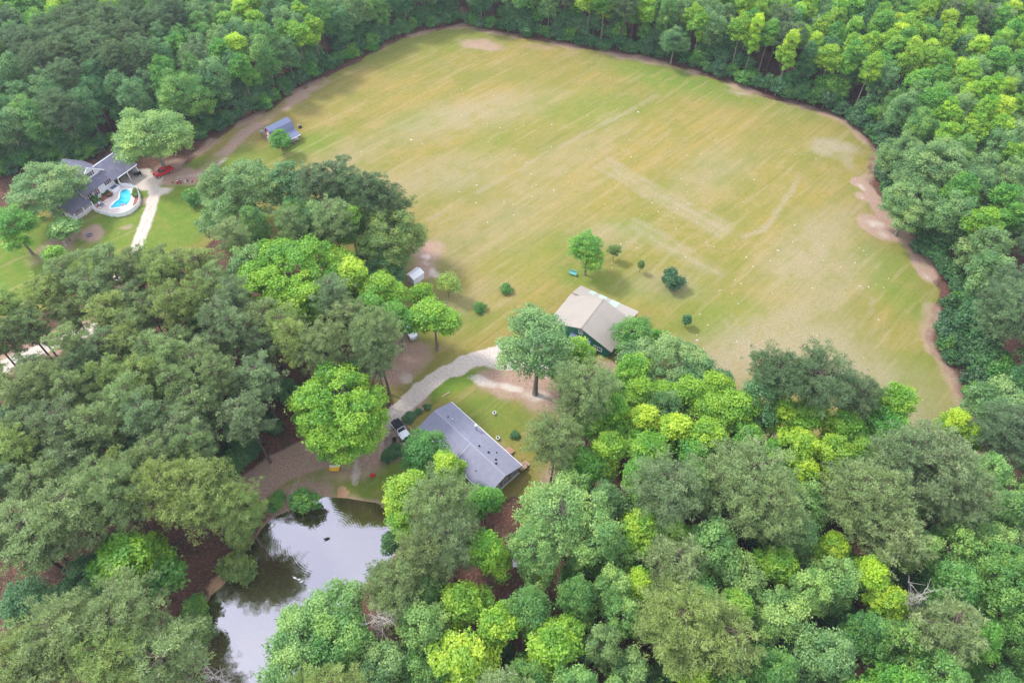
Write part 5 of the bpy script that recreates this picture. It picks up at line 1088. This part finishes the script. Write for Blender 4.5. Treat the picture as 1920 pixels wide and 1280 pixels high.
for i in range(len(FW)-1):
    a, b = FW[i], FW[i+1]; d = b-a; a_ = math.atan2(d.y, d.x)
    MB().box(.05, d.xy.length-.05, -.03, .03, .05, 1.25).build('panel', M['white'], fn, (a.x, a.y, 0), a_)
for p in FW: MB().box(-.08,.08,-.08,.08,-.3,1.4).build('post', M['white'], fn, (p.x, p.y, 0))
def bed(px_, lb, z=.13): tag(MB().prism([(P(*q_, z).x, P(*q_, z).y) for q_ in px_], .0, z+.06).build('mulch_bed', M['mulch']), lb, 'flower bed')
bed([Z5(1215,560),Z5(1250,600),Z5(1280,660),Z5(1288,740),Z5(1270,800),Z5(1190,850),Z5(1215,760),Z5(1225,690),Z5(1205,620)], 'red mulch bed between the pool and the right side of the white fence')
bed([Z5(690,740),Z5(850,620),Z5(910,640),Z5(740,790)], 'red mulch bed along the wall of the white house beside the pool deck')
bed([Z5(640,860),Z5(700,800),Z5(720,830),Z5(670,880)], 'small red mulch bed with a green shrub at the porch corner')
for i, (a, b, r, h, c_, lb) in enumerate([(1245,640,.7,.9,'oakolive','upper low shrub in the mulch bed right of the pool'),(1240,700,.75,1.0,'oakolive','lower low shrub in the mulch bed right of the pool'),(635,790,1.1,1.6,'shrubgreen','green shrub at the porch corner inside the white fence'),
        (760,690,.5,.6,'shrub','low clipped shrub left along the wall by the pool deck'),(810,650,.5,.6,'shrub','low clipped shrub right along the wall by the pool deck'),(1228,895,.35,.5,'shrub','tiny round bush outside the fence, the upper right one'),
        (1065,985,.35,.5,'shrub','tiny round bush outside the fence, the middle one'),(935,1000,.35,.5,'shrub','tiny round bush outside the fence, the lower left one'),(330,840,1.0,1.2,'shrub','dark shrub in front of the porch railing'),(270,820,1.0,1.2,'shrub','dark shrub at the far left of the porch railing')]): foot('ball', *Z5(a, b), r, h, c_, lb)
hb = empty('hot_tub', (P(*Z5(915,590), .5).x, P(*Z5(915,590), .5).y, .12), R_(63)); tag(hb, 'white boxed hot tub between the house wall and the pool', 'hot tub')
b = MB(); b.box(-1.3,1.3,-1.0,1.0,0,.9); b.build('tub_shell', M['white'], hb); MB().box(-.9,.9,-.65,.65,.88,.93).build('tub_water', M['bluemetal'], hb)
def table(px, py):
    p = P(px, py, .3); q = empty('patio_table', (p.x, p.y, .12)); tag(q, 'small pale round patio table on the pool deck near the fence', 'table')
    MB().tube([(0,0,.68),(0,0,.73)], .6, 16).build('tabletop', M['bluemetal'], q); MB().tube([(0,0,0),(0,0,.68)], .05, 6).build('pedestal', M['white'], q)
    for k, w_ in enumerate(('facing the pool', 'facing the house', 'facing the fence')):
        a = k*2.1+.4; c = empty('patio_chair', (p.x+1.0*math.cos(a), p.y+1.0*math.sin(a), .12), a); tag(c, 'white patio chair at the round table, '+w_, 'chair', 'white patio chairs')
        MB().box(-.22,.22,-.22,.22,.38,.44).build('seat', M['white'], c); MB().box(.2,.25,-.22,.22,.44,.85).build('backrest', M['white'], c)
        for sx in (-.2,.16):
            for sy in (-.2,.16): MB().box(sx,sx+.04,sy,sy+.04,0,.38).build('leg', M['white'], c)
table(*Z5(735,850))
q = empty('lounge_chair', (P(*Z5(850,705), .3).x, P(*Z5(850,705), .3).y, .12), R_(30)); tag(q, 'dark lounge chair on the pool deck by the mulch bed', 'lounge chair')
MB().box(-.7,.4,-.3,.3,.28,.36).build('seat', M['black'], q); MB().slab([(.4,-.3,.36),(.9,-.3,.75),(.9,.3,.75),(.4,.3,.36)], .06).build('backrest', M['black'], q)
for sx in (-.65,.3):
    for sy in (-.27,.22): MB().box(sx,sx+.05,sy,sy+.05,0,.28).build('leg', M['steel'], q)
q = empty('pool_float', (P(*Z5(1047,835), .2).x, P(*Z5(1047,835), .2).y, .2)); tag(q, 'pink ring float at the lower side of the pool', 'pool float')
pts = [(.4*math.cos(t), .4*math.sin(t), .05) for t in np.linspace(0, 2*math.pi, 15)]; MB().tube(pts, .1, 6, cap=False).build('ring', pmat('pink_vinyl', (.75,.25,.3), .4), q)
# back fence and small things on the far lawn
bf = empty('post_and_rail_fence', (0,0,0)); tag(bf, 'dark post and rail fence behind the white house at the wood edge', 'fence')
f0, f1 = Vector(at(152,303)), Vector(at(198,284)); d = f1-f0
for i in range(5): p = f0+d*i/4; MB().box(-.06,.06,-.06,.06,-.2,1.3).build('post', M['timber'], bf, (p.x, p.y, 0))
for z_ in (.5, 1.0): MB().box(0, d.length, -.03, .03, z_, z_+.12).build('rail', M['timber'], bf, (f0.x, f0.y, 0), math.atan2(d.y, d.x))
q = empty('kettle_grill', at(178,301)); tag(q, 'black kettle grill on the grass behind the white house', 'grill'); MB().ball((0,0,.75),(.4,.4,.33),10,6).build('bowl', M['black'], q)
for k in range(3): a = k*2.09; MB().tube([(.1*math.cos(a),.1*math.sin(a),.6),(.35*math.cos(a),.35*math.sin(a),0)], .03, 5).build('leg', M['steel'], q)
for px, py, h, r, lb in [(124,460,1.1,.22,'white birdbath on the far lawn beside the pale young tree'),(102,406,1.2,.3,'white birdbath in the shade of the broad olive oak')]:
    q = empty('birdbath', at(px, py)); tag(q, lb, 'birdbath'); MB().tube([(0,0,-.05),(0,0,.1),(0,0,.2),(0,0,h)], [r*1.1,r,r*.4,r*.4], 10).build('pedestal', M['stone'], q); MB().tube([(0,0,h),(0,0,h+.16)], [r*.6,r*1.6], 12).build('bowl', M['stone'], q)
q = empty('fire_ring', at(168,441)); tag(q, 'small dark fire ring on the bare round patch of the far lawn', 'fire pit')
for k in range(9): a = k*.7; MB().box(-.2,.2,-.12,.12,0,.25).build('block', M['bluemetal'], q, (.55*math.cos(a), .55*math.sin(a), 0), a+1.57)
q = empty('brick_rubble', at(345,342)); tag(q, 'heap of broken red bricks and pale stones beside the dirt track', 'rubble heap')
for k in range(26): MB().box(-.25,.25,-.15,.15,0,.22).build('brick' if k % 2 else 'stone', M['redwall' if k % 2 else 'stone'], q, (random.gauss(0,1.3), random.gauss(0,.5), 0), random.random()*3)
# ================================================================== vehicles
def wheel(par, x, y, r=.38, w_=.24):
    t_ = MB().tube([(x,y-w_/2,r),(x,y+w_/2,r)], r, 16).build('wheel', M['rubber'], par); MB().tube([(x,y-w_/2-.01,r),(x,y+w_/2+.01,r)], r*.55, 12).build('rim', M['steel'], t_)
def pickup(loc, rz, paint, lb):
    v = empty('pickup_truck', loc, rz); tag(v, lb, 'pickup truck'); m_ = M[paint]
    b = MB(); b.ext([(-2.7,.45),(2.6,.45),(2.65,.95),(2.5,1.12),(1.2,1.18),(1.15,1.2),(-2.7,1.2)], 'y', -.93, -.80); b.ext([(-2.7,.45),(2.6,.45),(2.65,.95),(2.5,1.12),(1.2,1.18),(1.15,1.2),(-2.7,1.2)], 'y', .80, .93)
    b.box(-2.7,2.55,-.80,.80,.45,.75); b.box(-2.7,-2.6,-.8,.8,.75,1.2); b.box(-.75,1.2,-.8,.8,.75,1.18); b.slab([(1.2,-.8,1.17),(2.5,-.8,1.11),(2.5,.8,1.11),(1.2,.8,1.17)], .3)
    b.build('body', m_, v, bevel=.04)
    b = MB(); n0 = len(b.v); b.v += [(-.75,-.82,1.17),(1.2,-.82,1.17),(1.2,.82,1.17),(-.75,.82,1.17),(-.55,-.66,1.8),(.5,-.66,1.8),(.5,.66,1.8),(-.55,.66,1.8)]
    b.f += [(0,1,5,4),(1,2,6,5),(2,3,7,6),(3,0,4,7)]; b.build('window', M['glass'], v)
    b = MB(); b.box(-.6,.55,-.68,.68,1.79,1.86)
    for sx, ex in ((-.75,-.57),(1.2,.5),(.2,.1)):
        for s_ in (-1, 1): b.tube([(sx,s_*.83,1.17),(ex,s_*.67,1.82)], .045, 5)
    b.build('roof', m_, v, bevel=.03)
    for x in (-1.75, 1.75):
        for y in (-.86, .86): wheel(v, x, y)
    for s_ in (-1, 1): MB().box(2.6,2.68,s_*.7-.14,s_*.7+.14,.78,.98).build('headlight', M['glass'], v); MB().box(-2.74,-2.69,s_*.82-.08,s_*.82+.08,.8,1.1).build('taillight', M['redpaint'], v)
    MB().box(2.6,2.75,-.9,.9,.42,.6).build('bumper', M['steel'], v); MB().box(-2.85,-2.7,-.9,.9,.42,.58).build('bumper', M['steel'], v)
    return v
p = P(306, 322, .8); pickup((p.x, p.y, .03), R_(225), 'redpaint', 'red pickup truck under the big pale oak beside the dirt track')
p = P(768, 619, .8); pickup((p.x, p.y, .03), R_(-60), 'carwhite', 'white pickup truck half hidden by green trees above the bare earth')
# off-road car with black soft top
p = P(751, 806, .8); jv = empty('off_road_car', (p.x, p.y, .03), R_(-54), 1.15); tag(jv, 'white open-bodied off-road car with black soft top parked beside the round bright maple', 'car')
b = MB(); b.box(-1.9,.55,-.75,.75,.45,1.1); b.ext([(.55,.45),(1.95,.45),(1.95,.95),(.55,1.12)], 'y', -.58, .58); b.build('body', M['carwhite'], jv, bevel=.04)
b = MB()
for s_ in (-1, 1): b.ext([(.5,.85),(1.0,.98),(1.85,.98),(2.0,.8),(1.9,.78),(1.75,.88),(1.05,.88),(.6,.78)], 'y', *sorted((s_*.57, s_*.86)))
for s_ in (-1, 1): b.box(-1.85,-.95,*sorted((s_*.74, s_*.88)),.8,.92)
b.build('fender', M['carwhite'], jv, bevel=.02)
b = MB(); b.ext([(-1.92,1.08),(.48,1.08),(.22,1.78),(.1,1.82),(-1.75,1.80)], 'y', -.74, .74); b.build('soft_top', M['black'], jv, bevel=.05)
wf = MB(); 
for s_ in (-1, 1): wf.tube([(.6,s_*.7,1.1),(.3,s_*.68,1.76)], .045, 5)
wf.tube([(.3,-.7,1.78),(.3,.7,1.78)], .045, 5); wf.tube([(.62,-.72,1.12),(.62,.72,1.12)], .04, 5); wf.build('windscreen_frame', M['carwhite'], jv)
MB().slab([(.61,-.66,1.15),(.61,.66,1.15),(.34,.64,1.74),(.34,-.64,1.74)], .015).build('windscreen', M['glass'], jv)
for x in (-1.35, 1.4):
    for y in (-.76, .76): wheel(jv, x, y, .4, .26)
MB().tube([(-1.94,0,.95),(-2.16,0,.95)], .38, 16).build('spare_wheel', M['rubber'], jv)
MB().box(1.93,1.97,-.36,.36,.6,.98).build('grille', M['dark'], jv)
for s_ in (-1, 1): MB().tube([(1.95,s_*.46,.82),(2.0,s_*.46,.82)], .1, 10).build('headlight', M['glass'], jv)
MB().box(1.97,2.12,-.8,.8,.42,.58).build('bumper', M['dark'], jv)
p = P(258, 326, .5); q = empty('riding_mower', (p.x, p.y, .1), R_(40)); tag(q, 'small dark riding mower beside the carport under the pale oak', 'riding mower')
MB().box(-.9,.2,-.45,.45,.3,.65).build('body', M['black'], q, bevel=.05); MB().box(.2,.95,-.35,.35,.3,.8).build('bonnet', M['black'], q, bevel=.05); MB().box(-.6,-.2,-.25,.25,.65,.78).build('seat', M['dark'], q); MB().box(-.65,-.55,-.25,.25,.78,1.15).build('backrest', M['dark'], q)
for x, r in ((-.6,.3),(.7,.2)):
    for y in (-.5,.5): wheel(q, x, y, r, .18)
# ================================================================== pale stones strewn over the field
def rock(seed):
    g = np.random.default_rng(seed); b = MB(); b.ball((0,0,.05),(1,1,.35),7,4); b.v = [tuple(np.array(v)*(1+g.normal()*.18)) for v in b.v]
    me = bpy.data.meshes.new('stone'); me.from_pydata(b.v, [], b.f); me.update(); me.materials.append(M['stone']); return me
rk = [rock(i) for i in range(4)]; k = 0
FANCH = [(530,245,'the red barn'),(870,60,'the far corner of the field'),(1180,335,'the upper garden plot'),(1300,405,'the lower garden plot'),(1096,470,'the bushy tree behind the green barn'),(1258,520,'the round blue-green tree'),(790,420,'the dark pine leaning over the field'),
         (1640,390,'the bare ditch'),(1530,680,'the flat dark pines'),(1560,280,'the circular wheel marks'),(930,250,'the middle of the far field'),(1480,560,'the parallel ruts'),(1400,660,'the crossing tracks')]
wts = [(880,240,330,150,70),(1100,330,260,90,35),(1330,380,200,120,34),(1480,560,200,140,60),(1540,700,160,60,12),(1240,450,100,60,10)]
for cx0, cy0, sx, sy, n_ in wts:
    for i in range(n_):
        px, py = random.uniform(cx0-sx, cx0+sx), random.uniform(cy0-sy, cy0+sy); p = P(px, py)
        if sdf(np.array([p.x]), np.array([p.y]), FIELD)[0] < 8 or (px < 800 and py > 300): continue
        o = bpy.data.objects.new('white_stone', rk[k % 4]); S.collection.objects.link(o); s_ = random.uniform(.06, .14)*(1.6 if random.random() < .1 else 1)
        o.location = (p.x, p.y, gz(p.x, p.y)+.03); o.scale = (s_*random.uniform(1, 1.9), s_, s_); o.rotation_euler.z = random.random()*3; k += 1
        fa_ = min(FANCH, key=lambda q: math.hypot(q[0]-px, q[1]-py)); d_ = math.hypot(fa_[0]-px, fa_[1]-py); kk = int(round(math.degrees(math.atan2(fa_[1]-py, px-fa_[0]))/45)) % 8
        lb_ = 'stone %s%s %s' % ('just ' if d_ < 70 else 'some way ' if d_ < 130 else 'far ', ('right of','above right of','above','above left of','left of','below left of','below','below right of')[kk], fa_[2])
        tag(o, lb_, 'stone', 'pale stones round '+fa_[2]); GL.setdefault(lb_, []).append(((px, py), o))
print('STONES', k)
# ================================================================== air
m, n, l = newmat('haze_air'); o = n.new('ShaderNodeOutputMaterial'); v = n.new('ShaderNodeVolumePrincipled'); v.inputs['Density'].default_value = .00016; v.inputs['Color'].default_value = (.78,.88,1,1); v.inputs['Anisotropy'].default_value = .2
l.new(v.outputs[0], o.inputs['Volume'])
hz = MB().box(-1900,1900,-1000,2000,-4,130).build('haze', m); tag(hz, kind='stuff')
S.cycles.volume_bounces = 0; S.cycles.denoising_prefilter = 'NONE'
ORD = ['leftmost','second','third','fourth','fifth','sixth','seventh','eighth','ninth','tenth']
for lb, it in GL.items():
    n_ = len(it)
    if n_ < 2: continue
    it.sort(key=lambda q: q[0][0])
    for i, (q, e) in enumerate(it):
        if n_ == 2:
            dx = abs(it[0][0][0]-it[1][0][0]); dy = it[1-i][0][1]-q[1]
            w_ = ('left' if i == 0 else 'right') if dx > 14 else ('upper' if dy > 0 else 'lower')
            e['label'] = '%s %s' % (w_, lb)
        elif n_ == 3: e['label'] = '%s %s' % (('leftmost', 'middle', 'rightmost')[i], lb)
        elif i == n_-1: e['label'] = 'rightmost '+lb
        else: e['label'] = lb+(', leftmost' if i == 0 else ', %s from left' % ORD[min(i, 9)])
        for cut in ('edge ', 'forest floor ', 'olive ', 'some way ', 'way ', 'under bare trunks '):
            if len(e['label'].split()) > 16: e['label'] = e['label'].replace(cut, '', 1)
for lb, it in GL.items():
    if len(it) == 1 and len(lb.split()) > 16:
        for cut in ('edge ', 'forest floor ', 'olive ', 'some way ', 'way ', 'under the pines '):
            if len(it[0][1]['label'].split()) > 16: it[0][1]['label'] = it[0][1]['label'].replace(cut, '', 1)
